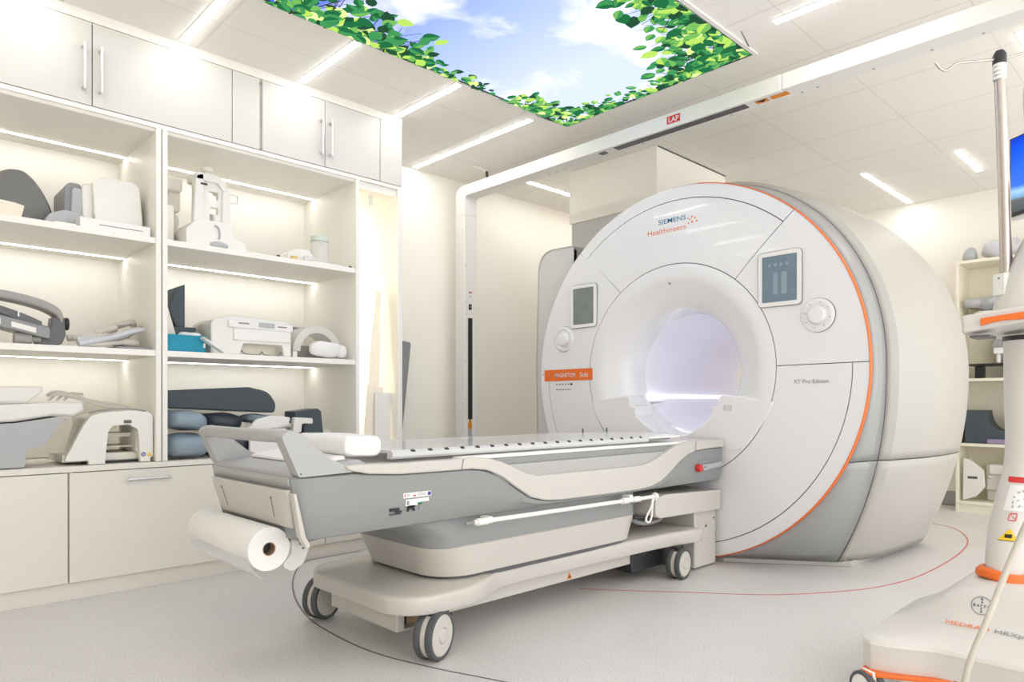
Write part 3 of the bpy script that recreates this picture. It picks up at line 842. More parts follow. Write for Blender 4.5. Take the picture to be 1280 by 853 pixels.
# handle: fins both sides and a grip across
fin = fillet([(1.006, .690), (.972, .765), (.948, .818), (.975, .836), (1.02, .822), (1.07, .775), (1.115, .740), (1.165, .716), (1.195, .706), (1.195, .694)], [.012, .03, .014, .02, .05, .06, .06, .03, 0, .01], 5)
for y0, y1 in ((NY-.004, NY+.046), (FY-.046, FY+.004)):
    b = B('couchmid').prism(fin, 'y', y0, y1); obj('handle_fin', b, ct, bevel=.014, seg=4)
b = B('couchmid')
gp = smooth_path([(.985, NY+.02, .815), (.966, NY+.06, .8185), (.960, NY+.12, .8175), (.958, YC, .8165), (.960, FY-.12, .8175), (.966, FY-.06, .8185), (.985, FY-.02, .815)], 6)
b.loft([[(p.x+x, p.y, p.z+z) for x, z in rrect(-.020, .024, -.020, .020, .012, 4)] for p in gp]); obj('grip', b, ct)
b = B('dgrey').cyl((1.012, NY-.0055, .70), .003, .002, 'y', 8); obj('screw', b, ct)
# frosted table top with index notches
TZ = .752
b = B('acryl').prism(fillet([(1.40, NY+.07), (2.95, NY+.065), (3.25, NY+.16), (3.32, YC), (3.25, FY-.16), (2.95, FY-.065), (1.40, FY-.07)], [.02, .1, .15, .2, .15, .1, .02], 6), 'z', .738, TZ)
tt = obj('table_top', b, ct, bevel=.003)
for sg in (1, -1):
    pr = [(NY+.050, .730), (NY+.056, .722), (NY+.085, .722), (NY+.085, TZ-.001), (NY+.062, TZ+.0005), (NY+.050, TZ-.008)]
    if sg < 0: pr = [(mirror(y), z) for y, z in pr]
    b = B('railgrey').prism(pr, 'x', 1.385, 2.93); o = obj('table_top_rail', b, ct)
    if sg > 0:
        b = B('dark')
        for i in range(19):
            x = 1.476+i*.0772
            b.obox((x, NY+.0545, TZ-.0035), (.0085, 0, 0), (0, .0045, .0032), (0, -.0010, .0014))
        obj('index_notch', b, o)
b = B('mgrey').prism(fillet([(2.86, NY+.065), (3.02, NY+.05), (3.20, NY+.10), (3.26, NY+.17), (3.05, NY+.12), (2.9, NY+.12)], .02, 4), 'z', .727, .735)
b.m('white').prism(fillet([(2.93, NY+.06), (3.24, NY+.06), (3.30, NY+.16), (3.0, NY+.16)], .03, 4), 'z', .736, .748)
obj('head_end_clip', b, ct, bevel=.002)
b = B('dgrey')
for x in (2.985, 3.20): b.box(x-.004, x+.004, FY-.15, FY-.145, TZ, TZ+.025)
obj('index_peg', b, ct)
# handle recess near the scanner, red stop button
b = B('mgrey').prism(fillet([(3.315, .588), (3.33, .610), (3.52, .616), (3.535, .602), (3.52, .588)], .010, 4), 'y', NY-.003, NY+.01)
obj('handle_recess', b, ct, bevel=.002)
b = B('couchmid').prism(fillet([(3.335, .588), (3.44, .588), (3.548, .594), (3.55, .568), (3.345, .552)], .010, 4), 'y', NY-.016, NY-.002)
b.m('dgrey').cyl((3.358, NY-.0185, .572), .006, .003, 'y', 12)
obj('pull_handle', b, ct, bevel=.003)
b = B('red').lathe([(.001, -.024), (.017, -.024), (.021, -.018), (.021, 0)], (3.302, NY-.002, .570), 'y', 24); obj('stop_button', b, ct)
# labels on the hull
yl = NY-.0016
lab = [('paper', 1.395, 1.515, .588, .606), ('paper', 1.405, 1.455, .560, .583), ('paper', 1.455, 1.505, .570, .583)]
for m_, x0, x1, z0, z1 in lab[:1]: obj('sticker', B(m_).box(x0, x1, yl, yl+.008, z0, z1), ct)
obj('sticker', B('paper').prism([(1.405, .560), (1.455, .560), (1.455, .570), (1.505, .570), (1.505, .583), (1.405, .583)], 'y', yl, yl+.008), ct)
b = B('eu').box(1.500, 1.513, yl-.0004, yl, .5905, .6035); b.m('red').box(1.436, 1.448, yl-.0004, yl, .592, .597).box(1.400, 1.404, yl-.0004, yl, .592, .602)
b.m('green').box(1.455, 1.474, yl, yl+.008, .562, .569)
b.m('gryprint').box(1.409, 1.419, yl-.0004, yl, .564, .578)
for k in range(3): b.box(1.41+.0+.0, 1.42, yl-.0004, yl, .5925+.004*k, .594+.004*k).box(1.455, 1.49, yl-.0004, yl, .593+.004*k, .5945+.004*k)
b.m('blk')
for x0, x1, z0, z1 in ((1.340, 1.378, .548, .558), (1.362, 1.388, .541, .547), (1.34, 1.385, .536, .538), (1.414, 1.442, .548, .561), (1.410, 1.446, .556, .560), (1.412, 1.419, .541, .549), (1.437, 1.444, .541, .549)):
    b.box(x0, x1, yl, yl+.008, z0, z1)
b.m('grey')
for k in range(5): b.box(1.463, 1.474, yl, yl+.008, .542+.005*k, .5445+.005*k)
b.m('blk').obox((2.945, yl+.003, .577), (.008, 0, 0), (0, .004, 0), (.004, 0, .010))
b.box(2.962, 2.995, yl, yl+.008, .573, .582)
b.m('couchmid').box(2.95, 2.985, yl, yl+.008, .558, .560)
obj('printed_mark', b, ct)
# accessory rail
b = B('white').tube([(1.70, NY-.02, .470), (2.90, NY-.02, .458)], .0095, 12)
for x in (1.735, 2.63, 2.72): b.tube([(x-.02, NY-.02, .470-.01*(x-1.7)), (x+.03, NY-.02, .4695-.01*(x-1.7))], .0145, 12)
for x in (1.78, 2.68): b.box(x-.012, x+.012, NY-.025, NY+.02, .46-.01*(x-1.7), .484)
b.lathe([(.001, 0), (.016, .004), (.02, .016), (.016, .028), (.001, .032)], (2.865, NY-.02, .459), 'x', 16) 
obj('side_rail', b, ct)
b = B('mgrey').tube([(1.66, NY-.02, .4703), (1.702, NY-.02, .47)], .006, 10); obj('rail_tip', b, ct)
b = B('white').tube(smooth_path([(2.86, NY-.02, .452), (2.845, NY-.022, .41), (2.81, NY-.024, .375), (2.80, NY-.024, .350), (2.825, NY-.024, .338), (2.845, NY-.024, .36), (2.855, NY-.022, .41), (2.868, NY-.02, .452)], 5), .005, 8); obj('strap', b, ct)
# pedestal: grey neck above a cream skirt
def rr3(x0, x1, y0, y1, r, z): return [(x, y, z) for x, y in rrect(x0, x1, y0, y1, r, 8)]
b = B('couchgrey').loft([rr3(1.56, 2.86, 2.03, mirror(2.03), .11, .374), rr3(1.53, 2.87, 2.03, mirror(2.03), .13, .42), rr3(1.46, 2.88, 2.035, mirror(2.035), .14, .455), rr3(1.38, 2.90, 2.04, mirror(2.04), .15, .485)]); obj('pedestal_neck', b, ct)
b = B('couchwhite').loft([rr3(1.61, 2.840, 2.04, mirror(2.04), .15, .2535), rr3(1.60, 2.845, 2.035, mirror(2.035), .15, .257), rr3(1.598, 2.846, 2.034, mirror(2.034), .15, .27), rr3(1.575, 2.855, 2.025, mirror(2.025), .14, .33), rr3(1.562, 2.86, 2.022, mirror(2.022), .13, .372), rr3(1.568, 2.855, 2.03, mirror(2.03), .13, .376)]); obj('pedestal', b, ct)
b = B('dgrey').loft([rr3(1.62, 2.83, 2.05, mirror(2.05), .14, .235), rr3(1.62, 2.83, 2.05, mirror(2.05), .14, .255)]); obj('pedestal_gap', b, ct)
# chassis cover: wide rounded foot, narrower spine
half = [(1.375, 0), (1.372, .22), (1.388, .285), (1.42, .335), (1.475, .368), (1.55, .378), (1.67, .374), (1.76, .350), (1.83, .318), (1.90, .286), (1.98, .274), (2.20, .274), (3.00, .30), (3.32, .345), (3.34, .30), (3.34, 0)]
sp = smooth_path([(x, YC-d, 0) for x, d in half], 4)
near = [(p.x, p.y) for p in sp]; far = [(p.x, mirror(p.y)) for p in sp[::-1]][1:-1]
pl = near+far
def inset(k, z, dz=None):
    cx = 2.35
    return [(cx+(x-cx)*(1-k*.45), YC+(y-YC)*(1-k*1.6), (z if dz is None else z+dz(x, y))) for x, y in pl]
topz = lambda x, y: .004*max(0, min(1, (x-1.85)/.25))
b = B('couchwhite').loft([inset(.035, .170), inset(.006, .172), inset(0, .178), inset(0, .222, topz), inset(.004, .231, topz), inset(.02, .237, topz), inset(.055, .2375, topz), inset(.10, .2425, topz), inset(.5, .243, topz)]); obj('chassis_cover', b, ct, ang=50)
b = B('couchwhite').box(1.44, 1.475, 2.095, mirror(2.095), .085, .172).box(1.475, 2.9, 2.32, 2.34, .085, .172); b.box(1.475, 3.2, mirror(2.12), mirror(2.105), .10, .172)
b.box(1.69, 3.2, 2.105, 2.12, .104, .172)
obj('chassis_skirt', b, ct, bevel=.004)
b = B('copper').box(1.48, 1.71, 2.14, 2.15, .09, .170).m('dark').box(1.69, 1.71, 2.11, 2.32, .09, .17).box(1.476, 1.50, 2.12, 2.15, .10, .17)
b.m('couchwhite').box(1.475, 1.69, 2.098, 2.14, .083, .092)
obj('chassis_interior', b, ct)
b = B('mgrey')
for y in (2.25, 2.42, 2.52): b.cyl((1.4375, y, .155), .005, .004, 'x', 10)
obj('screw', b, ct)
bb = B('amber'); bb.face([(2.375, 2.1035, .112), (2.415, 2.1035, .112), (2.395, 2.1035, .145)]); bb.m('blk').face([(2.386, 2.103, .117), (2.404, 2.103, .117), (2.395, 2.103, .134)])
obj('warning_label', bb, ct, norm=False, smooth=False)
# castors
def castor(x, y, yaw, r=.088):
    root_c = None
    ca, sa = math.cos(yaw), math.sin(yaw)
    def xf(p):  # local: wheel axis along y
        return Vector((x+p[0]*ca-p[1]*sa, y+p[0]*sa+p[1]*ca, p[2]))
    hub = B('dark'); hub.cyl((0, -.012, r), .03, .024, 'y', 20); hub.prism(fillet([(-.03, r), (.03, r), (.035, .172), (-.035, .172)], .01), 'y', -.011, .011); hub.move(xf)
    o = obj('castor', hub, ct)
    for s_ in (-1, 1):
        w = B('gummy').lathe([(r-.014, .010), (r-.003, .010), (r, .016), (r, .030), (r-.003, .036), (r-.014, .036)], (0, 0, r), 'y', 56)
        if s_ < 0: w.move(lambda p: Vector((p.x, -p.y, p.z)))
        w.move(xf); obj('tyre', w, o)
        d = B('couchwhite').lathe([(.001, .012), (r-.013, .012), (r-.013, .033), (r-.018, .037), (.030, .038), (.028, .034), (.024, .041), (.001, .043)], (0, 0, r), 'y', 48)
        if s_ < 0: d.move(lambda p: Vector((p.x, -p.y, p.z)))
        d.move(xf); obj('wheel_disc', d, o)
    f = B('couchwhite').lathe([(r-.006, -.010), (r-.006, .010)], (0, 0, r), 'y', 40); f.move(xf); obj('wheel_cover', f, o)
castor(1.525, 1.985, math.radians(22)); castor(1.475, 2.70, math.radians(20))
castor(3.15, 2.005, math.radians(6), .080); castor(3.15, mirror(2.005), math.radians(5), .080)
b = B('dark').box(2.86, 3.22, 2.10, 2.30, .06, .17); obj('rear_undercarriage', b, ct)
# docking block against the scanner
b = B('couchwhite').prism(fillet([(2.93, .352), (2.93, .44), (3.02, .452), (3.568, .43), (3.568, .32), (2.97, .335)], [.02, .03, .02, .004, .004, .03], 5), 'y', 2.0, mirror(2.0)); obj('docking_head', b, ct, bevel=.02, seg=4)
b = B('couchwhite').box(3.345, 3.568, 2.03, mirror(2.03), .012, .334); obj('docking_block', b, ct, bevel=.008, seg=3)
b = B('dgrey').cyl((3.46, 2.027, .235), .008, .004, 'y', 12).cyl((3.545, 2.027, .27), .005, .004, 'y', 12); obj('screw', b, ct)
b = B('mgrey').tube(smooth_path([(2.86, 2.12, .36), (2.90, 2.10, .315), (2.98, 2.09, .30), (3.10, 2.10, .30), (3.2, 2.14, .31)], 5), .012, 8)
b.m('dark').tube([(2.84, 2.07, .345), (2.90, 2.05, .342), (3.0, 2.06, .335)], .008, 8); obj('cable', b, ct)
# paper roll and its holder
pr = thing('paper_roll', 'white paper roll hanging at the foot end of the couch', 'paper roll', (.99, 2.42, .388))
RC = (.974, 0, .454)
b = B('paper').lathe([(.022, 2.125), (.069, 2.125), (.070, 2.128), (.070, 2.66), (.069, 2.663), (.022, 2.663), (.022, 2.125)], (RC[0], 0, RC[2]), 'y', 56); obj('roll', b, pr)
b = B('copper').lathe([(.0219, 2.1255), (.0195, 2.1255), (.0195, 2.66), (.0219, 2.66)], (RC[0], 0, RC[2]), 'y', 32); b.m('dark').cyl((RC[0], 2.16, RC[2]), .0193, .48, 'y', 24); obj('core', b, pr)
b = B('tissue')
rows = []
for i in range(15):
    y = 2.14+.5*i/14
    row = []
    for j in range(9):
        t = j/8; a = math.radians(200+95*t)
        rr = .0715+.014*t*t+.004*math.sin(i*1.3)*t
        row.append((RC[0]+rr*math.cos(a)*1.0, y, RC[2]+rr*math.sin(a)-.034*t*t-.012*t*t*(1-i/14)))
    rows.append(row)
b.loft(rows, closed=False); obj('loose_sheet', b, pr)
b = B('milky').prism(fillet([(1.055, .50), (1.10, .50), (1.125, .445), (1.10, .385), (1.06, .365), (1.02, .388), (1.058, .425)], .02, 5), 'y', 2.140, 2.146)
obj('holder_plate', b, ct, bevel=.001)
b = B('couchwhite').tube([(1.09, 2.14, .455), (1.09, 2.676, .455)], .008, 8).box(1.06, 1.10, 2.672, 2.680, .40, .515); obj('roll_holder', b, ct)
b = B('dgrey').cyl((1.098, 2.1375, .437), .004, .003, 'y', 8); obj('screw', b, ct)
# head cushion on the couch
b = B('cloth')
hp = rrect(-.078, .078, -.037, .037, .028, 6)
b.loft([[(1.298+x*k, 2.27+y, .769+z*k+.002*math.sin(30*x+14*y)) for x, z in hp] for y, k in ((-.185, .80), (-.178, .93), (-.16, 1), (-.08, 1), (0, 1), (.08, 1), (.16, 1), (.178, .93), (.185, .80))])
single('head_cushion', b, 'soft white head cushion lying on the foot end of the couch', 'cushion', bevel=.006)

# ------------------------------------------------------------------ built-in cupboards on the left
YBK = 4.41
def handle_v(parent, x, z0, z1):
    b = B('metal').tube([(x, YF-.032, z0), (x, YF-.032, z1)], .006, 12)
    for z in (z0+.012, z1-.012): b.tube([(x, YF-.034, z), (x, YF+.001, z)], .0075, 12)
    return obj('handle', b, parent)
def handle_h(parent, x0, x1, z):
    b = B('metal').tube([(x0, YF-.03, z), (x1, YF-.03, z)], .006, 12)
    for x in (x0+.015, x1-.015): b.tube([(x, YF-.032, z), (x, YF+.001, z)], .006, 10)
    return obj('handle', b, parent)
def wall_cupboard(x0, x1, doors, fill, label):
    t = thing('wall_cabinet', label, 'cabinet', ((x0+x1)/2, YF+.2, 2.32))
    b = B('cab').box(x0, x1, YF+.022, YBK+.06, 2.305, 2.335).box(x0, x1, YF+.022, YBK+.06, 2.70, 2.722).box(x0, x0+.018, YF+.022, YBK+.06, 2.33, 2.705)
    b.box(x1-.018, x1, YF+.022, YBK+.06, 2.33, 2.705).box(x0, x1, YBK+.05, YBK+.06, 2.33, 2.705).box(x0, x1, YF+.004, YF+.03, 2.301, 2.3225)
    obj('body', b, t)
    for (a, c, hx) in doors:
        d = obj('door', B('door').box(a, c, YF, YF+.019, 2.325, 2.717), t, bevel=.0015)
        if hx: handle_v(d, hx, 2.385, 2.60)
    for a, c in fill: obj('filler_panel', B('door').box(a, c, YF, YF+.019, 2.325, 2.717), t, bevel=.0015)
    return t
wall_cupboard(-.35, 1.657, [(.172, .840, .805), (.844, 1.501, .875)], [(1.505, 1.653), (-.34, .168)], 'wide white wall cupboard whose handle pair is nearer the viewer')
wall_cupboard(1.659, 2.606, [(1.672, 2.052, 2.025), (2.056, 2.436, 2.085)], [(2.440, 2.604)], 'narrower white wall cupboard over the right shelving bay and niche')
def bay(x0, x1, shelves, label, s0=True):
    t = thing('shelving_unit', label, 'shelving', ((x0+x1)/2, YF+.3, .625))
    obj('side_panel', B('cab').box(x1, x1+.024, YF+.005, YBK+.05, .627, 2.304), t, bevel=.001)
    obj('side_panel', B('cab').box(x0-.024, x0, YF+.005, YBK+.05, .627, 2.304), t, bevel=.001)
    obj('back_panel', B('cab').box(x0, x1, YBK, YBK+.03, .627, 2.304), t)
    obj('top_panel', B('cab').box(x0, x1, YF+.02, YBK, 2.285, 2.304), t)
    for z in shelves:
        obj('shelf', B('cab').box(x0, x1, YF+.015, YBK, z-.03, z), t, bevel=.001)
    for z in [2.285]+[s-.03 for s in shelves]:
        o = obj('led_strip', B('ledshelf').box(x0+.01, x1-.004, 4.262, 4.278, z-.0025, z-.0005), t)
    return t
SH1, SH2, WT = 1.752, 1.186, .624
bay(.02, 1.124, (SH1, SH2), 'open lit shelving bay at the left edge of the room')
bay(1.178, 2.268, (SH1, SH2), 'open lit shelving bay to the right, next to the tall niche')
b = B('cabbase').box(-.3, 2.570, YF-.003, YBK+.06, .598, WT)
single('worktop', b, 'long cream worktop running on top of the base cupboards', 'worktop', bevel=.0015)
def base_unit(x0, x1, label, hx=None):
    t = thing('base_cabinet', label, 'cabinet', ((x0+x1)/2, YF+.3, 0), )
    b = B('cabbase').box(x0, x1, YF+.022, YBK+.06, .08, .10).box(x0, x0+.018, YF+.022, YBK+.06, .10, .596).box(x1-.018, x1, YF+.022, YBK+.06, .10, .596).box(x0, x1, YBK+.04, YBK+.06, .10, .596)
    b.m('seam').box(x0+.018, x1-.018, YF+.03, YF+.035, .10, .596)
    obj('body', b, t)
    d = obj('door' if hx is None else 'drawer', B('cabbase').box(x0+.0025, x1-.0025, YF, YF+.019, .084, .594), t, bevel=.001)
    if hx: handle_h(d, hx[0], hx[1], .548)
base_unit(-.018, .745, 'plain cream base cupboard at the far left, no handle in view')
base_unit(.747, 1.510, 'cream base drawer unit with a long bar handle under the white coil', (.985, 1.185))
base_unit(1.512, 2.055, 'cream base cupboard hidden behind the foot of the couch')
base_unit(2.057, 2.570, 'cream base cupboard at the right end behind the couch')
# tall niche
t = thing('tall_niche', 'tall narrow brightly lit open niche at the right end of the cupboards', 'niche', (2.44, YF+.3, WT))
obj('side_panel', B('cab').box(2.572, 2.607, YF, YL-.013, .0, 2.30), t, bevel=.0015)
obj('back_panel', B('cab').box(2.293, 2.572, YBK+.01, YBK+.03, WT+.002, 2.30), t)
b = B('cab').box(2.293, 2.572, YF+.02, YBK, 2.255, 2.30); obj('top_panel', b, t)
obj('led_strip', B('ledniche').box(2.30, 2.316, 4.35, 4.37, WT+.05, 2.15), t)
obj('led_strip', B('ledniche').box(2.32, 2.56, YBK-.03, YBK-.015, 2.245, 2.2545), t)
b = B('white').box(2.425, 2.45, YF+.10, YF+.115, 2.19, 2.256).cyl((2.437, YF+.098, 2.235), .006, .004, 'y', 10); obj('bracket', b, t, bevel=.002)
# leaning boards in the niche
def slab(name, c, w, h, th, tilt_x=0, tilt_y=0, m='whitec', label='', cat='board', group=None, bev=.003, shape=None):
    """an upright board: width along x, thickness along y, base centre at c"""
    b = B(m)
    pts = shape or [(-w/2, 0), (w/2, 0), (w/2, h), (-w/2, h)]
    b.prism(pts, 'y', -th/2, th/2)
    R = Matrix.Rotation(tilt_x, 4, 'X') @ Matrix.Rotation(tilt_y, 4, 'Y')
    lo = min((R @ v.co).z for v in b.bm.verts)
    b.move(lambda p: R @ p+Vector((c[0], c[1], c[2]-lo)))
    return single(name, b, label, cat, group, bevel=bev)
slab('leaning_board', (2.445, 3.86, WT+.002), .11, 1.02, .012, -.03, .055, 'beige', 'tall thin beige board leaning in the tall niche', shape=fillet([(-.03, 0), (.05, 0), (.055, .75), (.045, .85), (.05, 1.03), (.015, 1.03), (-.02, .6)], .01))
slab('leaning_board', (2.435, 3.83, WT+.002), .12, .40, .014, -.03, .10, 'beige', 'middle beige board with stepped edge leaning in the tall niche')
slab('leaning_board', (2.50, 3.80, WT+.002), .115, .36, .012, -.05, .04, 'paper', 'short pale board in front, leaning in the tall niche')
slab('leaning_board', (2.92, 4.40, 0.001), .13, 1.40, .03, -.012, .125, 'mgrey', 'narrow dark grey board leaning at the wall beside the tall niche', shape=fillet([(-.065, 0), (.065, 0), (.065, 1.40), (-.02, 1.40), (-.05, 1.32), (-.065, 1.2)], .02))

# ------------------------------------------------------------------ things on the left bay, top shelf
z = SH1
b = B('dome')
prof_d = [(.395, 0), (.43, .10), (.48, .19), (.545, .252), (.60, .268), (.64, .255), (.685, .205), (.725, .125), (.748, .05), (.755, 0)]
dp = [(p.x, p.y) for p in smooth_path([(x_, z_, 0) for x_, z_ in prof_d], 4)]
b.loft([[(.565+(x_-.575)*k*1.03, yy, z+.002+z_*k*1.03) for x_, z_ in dp] for yy, k in ((3.97, .80), (3.975, .93), (4.0, 1.), (4.08, .98), (4.16, .85), (4.22, .6), (4.24, .35))])
single('foam_shell', b, 'dark grey domed foam shell at the left end of the top shelf', 'foam cover')
b = B('beige').obox((.50, 3.825, z+.046), (.07, .02, .0), (-.012, .045, .015), (.004, -.02, .028))
b.m('dark').obox((.49, 3.795, z+.018), (.008, 0, 0), (0, .003, 0), (0, 0, .004))
single('wooden_block', b, 'small beige block at the left edge, in front of the grey foam shell', 'block', bevel=.003)
hc = thing('head_coil', 'white and grey head coil box on the top shelf beside the foam shell', 'medical coil', (.92, 3.98, z))
b = B('grey')
b.prism(fillet([(.765, z+.004), (.765, z+.07), (.79, z+.085), (.86, z+.045), (1.112, z+.030), (1.116, z+.004)], [.01, .04, .05, .03, .01, .005], 5), 'y', 3.86, 4.15)
obj('base', b, hc, bevel=.006)
b = B('grey').prism(fillet([(.672, z+.003), (.690, z+.062), (.755, z+.092), (.825, z+.086), (.872, z+.052), (.872, z+.003)], [.005, .04, .04, .04, .02, 0], 5), 'y', 3.862, 3.955); obj('base_lobe', b, hc, bevel=.008)
b = B('whitec').prism(fillet([(.885, z+.075), (.875, z+.255), (.92, z+.285), (1.085, z+.290), (1.10, z+.10), (1.10, z+.036), (.93, z+.05)], [.01, .04, .04, .05, .01, .006, .01], 6), 'y', 3.87, 4.16); obj('housing', b, hc, bevel=.012, seg=3)
b = B('whitec').prism(fillet([(.84, z+.07), (.835, z+.245), (.885, z+.25), (.885, z+.06)], [.01, .03, .01, .01], 5), 'y', 3.90, 4.14); obj('collar', b, hc, bevel=.006)
b = B('mgrey').prism(fillet([(.765, z+.08), (.765, z+.22), (.79, z+.245), (.835, z+.245), (.835, z+.08)], [.01, .04, .02, .01, .01], 5), 'y', 3.92, 4.16); obj('front_shell', b, hc, bevel=.01)
b = B('grey').prism(fillet([(.79, z+.085), (.795, z+.22), (.84, z+.22), (.84, z+.085)], .015, 4), 'y', 3.905, 3.94); obj('front_pad', b, hc, bevel=.006)
b = B('white').box(.80, 1.105, 3.765, 3.855, z+.001, z+.050); b.m('gryprint').box(.88, 1.07, 3.7640, 3.766, z+.022, z+.0265)
single('flat_case', b, 'flat white case with a slot lying in front of the head coil', 'case', bevel=.004)
b = B('beige').box(.70, .785, 3.775, 3.80, z+.001, z+.012).m('dark').box(.75, .80, 3.80, 3.815, z+.001, z+.008)
single('pointer', b, 'short beige stick on the shelf edge left of the white case', 'stick', bevel=.002)

# left bay, middle shelf
z = SH2
bc = thing('body_array_coil', 'curved grey body coil with dark fork bracket at the left of the middle shelf', 'medical coil', (.55, 3.92, z))
b = B('taupe')
ap = smooth_path([(.30, 3.90, z+.215), (.42, 3.90, z+.232), (.55, 3.90, z+.222), (.66, 3.90, z+.198), (.725, 3.90, z+.165), (.745, 3.90, z+.125)], 6)
b.loft([[(p.x+dx*.25, p.y+dy, p.z+dx) for dx, dy in rrect(-.020, .020, -.055, .055, .014, 4)] for p in ap]); obj('arch', b, bc)
b = B('dgrey').prism(fillet([(.705, z+.14), (.755, z+.14), (.760, z+.06), (.745, z+.012), (.70, z+.004), (.645, z+.008), (.645, z+.055), (.70, z+.085)], [.004, .004, .02, .02, .01, .01, .01, .03], 5), 'y', 3.855, 3.945); obj('bracket', b, bc, bevel=.006)
b = B('dark').cyl((.763, 3.90, z+.115), .030, .016, 'x', 24); obj('knob', b, bc, bevel=.003)
b = B('mgrey'); t0 = Vector((.30, 0, z+.155)); t1 = Vector((.69, 0, z+.062))
b.loft([[(t0.x+(t1.x-t0.x)*k, 3.82+dy, t0.z+(t1.z-t0.z)*k-.0*k+dz) for dy, dz in ((0, -.03), (0, .02), (.02, .03), (.15, .03), (.15, -.03))] for k in (0, .25, .5, .75, 1)]); obj('tilted_panel', b, bc, bevel=.004)
b = B('whitec')
for k0, k1 in ((.35, .52), (.62, .86), (.05, .25)):
    q = [t0+(t1-t0)*k for k in (k0, k1)]
    b.loft([[(p.x, 3.818+dy, p.z+dz) for dy, dz in ((0, -.018), (0, .006), (.004, .006), (.004, -.018))] for p in q])
obj('connector_plate', b, bc)
b = B('dgrey')
q = smooth_path([(.30, 3.86, z+.20), (.45, 3.86, z+.175), (.58, 3.86, z+.135), (.66, 3.86, z+.10)], 5)
b.loft([[(p.x, p.y+dy, p.z+dz) for dy, dz in ((-.03, -.022), (-.03, .012), (.05, .012), (.05, -.022))] for p in q])
b.m('white')
for x, zz in ((.475, z+.172), (.57, z+.145)): b.obox((x, 3.828, zz), (.003, 0, 0), (0, .003, 0), (0, 0, .016))
obj('curved_band', b, bc)
b = B('taupe').cyl((.555, 3.86, z+.032), .028, .07, 'x', 20).cyl((.61, 3.86, z+.032), .015, .05, 'x', 16); obj('plug', b, bc, bevel=.004)
# hoses
def hose(pts, r, m, label, cat='cable', name='hose', sub=6, extra=None):
    b = B(m).tube(smooth_path(pts, sub), r, 12)
    if extra: extra(b)
    return single(name, b, label, cat)
hose([(.78, 3.93, z+.05), (.86, 3.93, z+.065), (.94, 3.93, z+.10), (1.02, 3.95, z+.135), (1.08, 3.98, z+.155), (1.100, 4.03, z+.14), (1.08, 4.0, z+.10), (1.0, 3.95, z+.075), (.93, 3.90, z+.07)], .016, 'hose', 'thick white coil cable looping over the grey hose on the middle shelf', extra=lambda b: b.tube([(.90, 3.925, z+.082), (.99, 3.935, z+.118), (1.0, 3.936, z+.122)], [.016, .022, .013], 14).tube([(.80, 3.90, z+.047), (.85, 3.895, z+.055), (.94, 3.89, z+.060)], [.012, .022, .020], 14).m('taupe').tube([(1.0, 3.936, z+.122), (1.03, 3.95, z+.136), (1.065, 3.965, z+.148)], .012, 12))
hose([(.80, 3.83, z+.030), (.86, 3.83, z+.034), (.92, 3.84, z+.044), (1.0, 3.86, z+.072), (1.06, 3.89, z+.098), (1.095, 3.92, z+.112)], .018, 'hoseg', 'pale grey hose lying diagonally along the middle shelf')
hose([(.80, 3.785, z+.014), (.88, 3.787, z+.036), (.96, 3.795, z+.062), (1.03, 3.81, z+.088), (1.095, 3.83, z+.108)], .012, 'hoseg', 'thinner pale grey hose in front of the thick grey one on the middle shelf')
hose([(.80, 3.80, z+.0135), (.88, 3.80, z+.018), (.95, 3.82, z+.028), (1.02, 3.85, z+.036), (1.06, 3.88, z+.036)], .012, 'hose', 'white hose end lying on the dark grey mat', extra=lambda b: b.tube([(1.0, 3.845, z+.036), (1.03, 3.855, z+.0365), (1.075, 3.885, z+.0365)], [.014, .021, .018], 12))
b = B('mgrey').prism(fillet([(.96, 3.775), (1.115, 3.775), (1.115, 4.1), (.90, 4.1)], .02), 'z', z+.001, z+.0125)
single('folded_mat', b, 'flat dark grey mat under the hoses', 'mat', bevel=.004)
b = B('dgrey').prism(fillet([(.93, z+.046), (1.11, z+.052), (1.11, z+.066), (.93, z+.060)], .004), 'y', 4.06, 4.25).box(1.06, 1.11, 4.07, 4.25, z+.0125, z+.053)
b.m('beige').box(1.07, 1.095, 4.07, 4.09, z+.066, z+.085).box(1.03, 1.05, 4.07, 4.09, z+.065, z+.078)
single('dark_holder', b, 'dark grey holder standing behind the hoses', 'holder', bevel=.003)

# left bay, worktop
z = WT
gc = thing('spine_coil', 'grey shell with white lid at the left end of the worktop', 'medical coil', (.5, 3.9, z))
b = B('grey')
pf = fillet([(.18, z+.004), (.588, z+.004), (.592, z+.085), (.66, z+.098), (.692, z+.150), (.725, z+.205), (.76, z+.222), (.72, z+.232), (.55, z+.205), (.18, z+.190)], [0, .02, .02, .03, .03, .05, .006, .02, .02, 0], 6)
b.prism(pf, 'y', 3.775, 4.08); obj('base', b, gc, bevel=.012, seg=3)
b = B('whitec').prism(fillet([(.18, z+.195), (.55, z+.21), (.70, z+.236), (.785, z+.232), (.825, z+.262), (.82, z+.30), (.70, z+.30), (.18, z+.275)], [0, .03, .03, .02, .02, .02, .03, 0], 5), 'y', 3.80, 4.12); obj('lid', b, gc, bevel=.014, seg=3)
b = B('whitec').prism(fillet([(.18, z+.300), (.60, z+.300), (.655, z+.345), (.66, z+.372), (.18, z+.368)], [0, .02, .03, .015, 0], 5), 'y', 3.80, 4.05); obj('upper_shell', b, gc, bevel=.012, seg=3)
b = B('hose')
for k, (yy, zz) in enumerate(((3.86, .322), (3.90, .334), (3.95, .326))):
    b.tube(smooth_path([(.70, yy, z+zz+.006), (.73, yy, z+zz+.016), (.80, yy+.02, z+zz+.002), (.93, yy+.04, z+.280+.01*k), (1.05, yy+.05, z+.273+.004*k)], 5), .0075, 8)
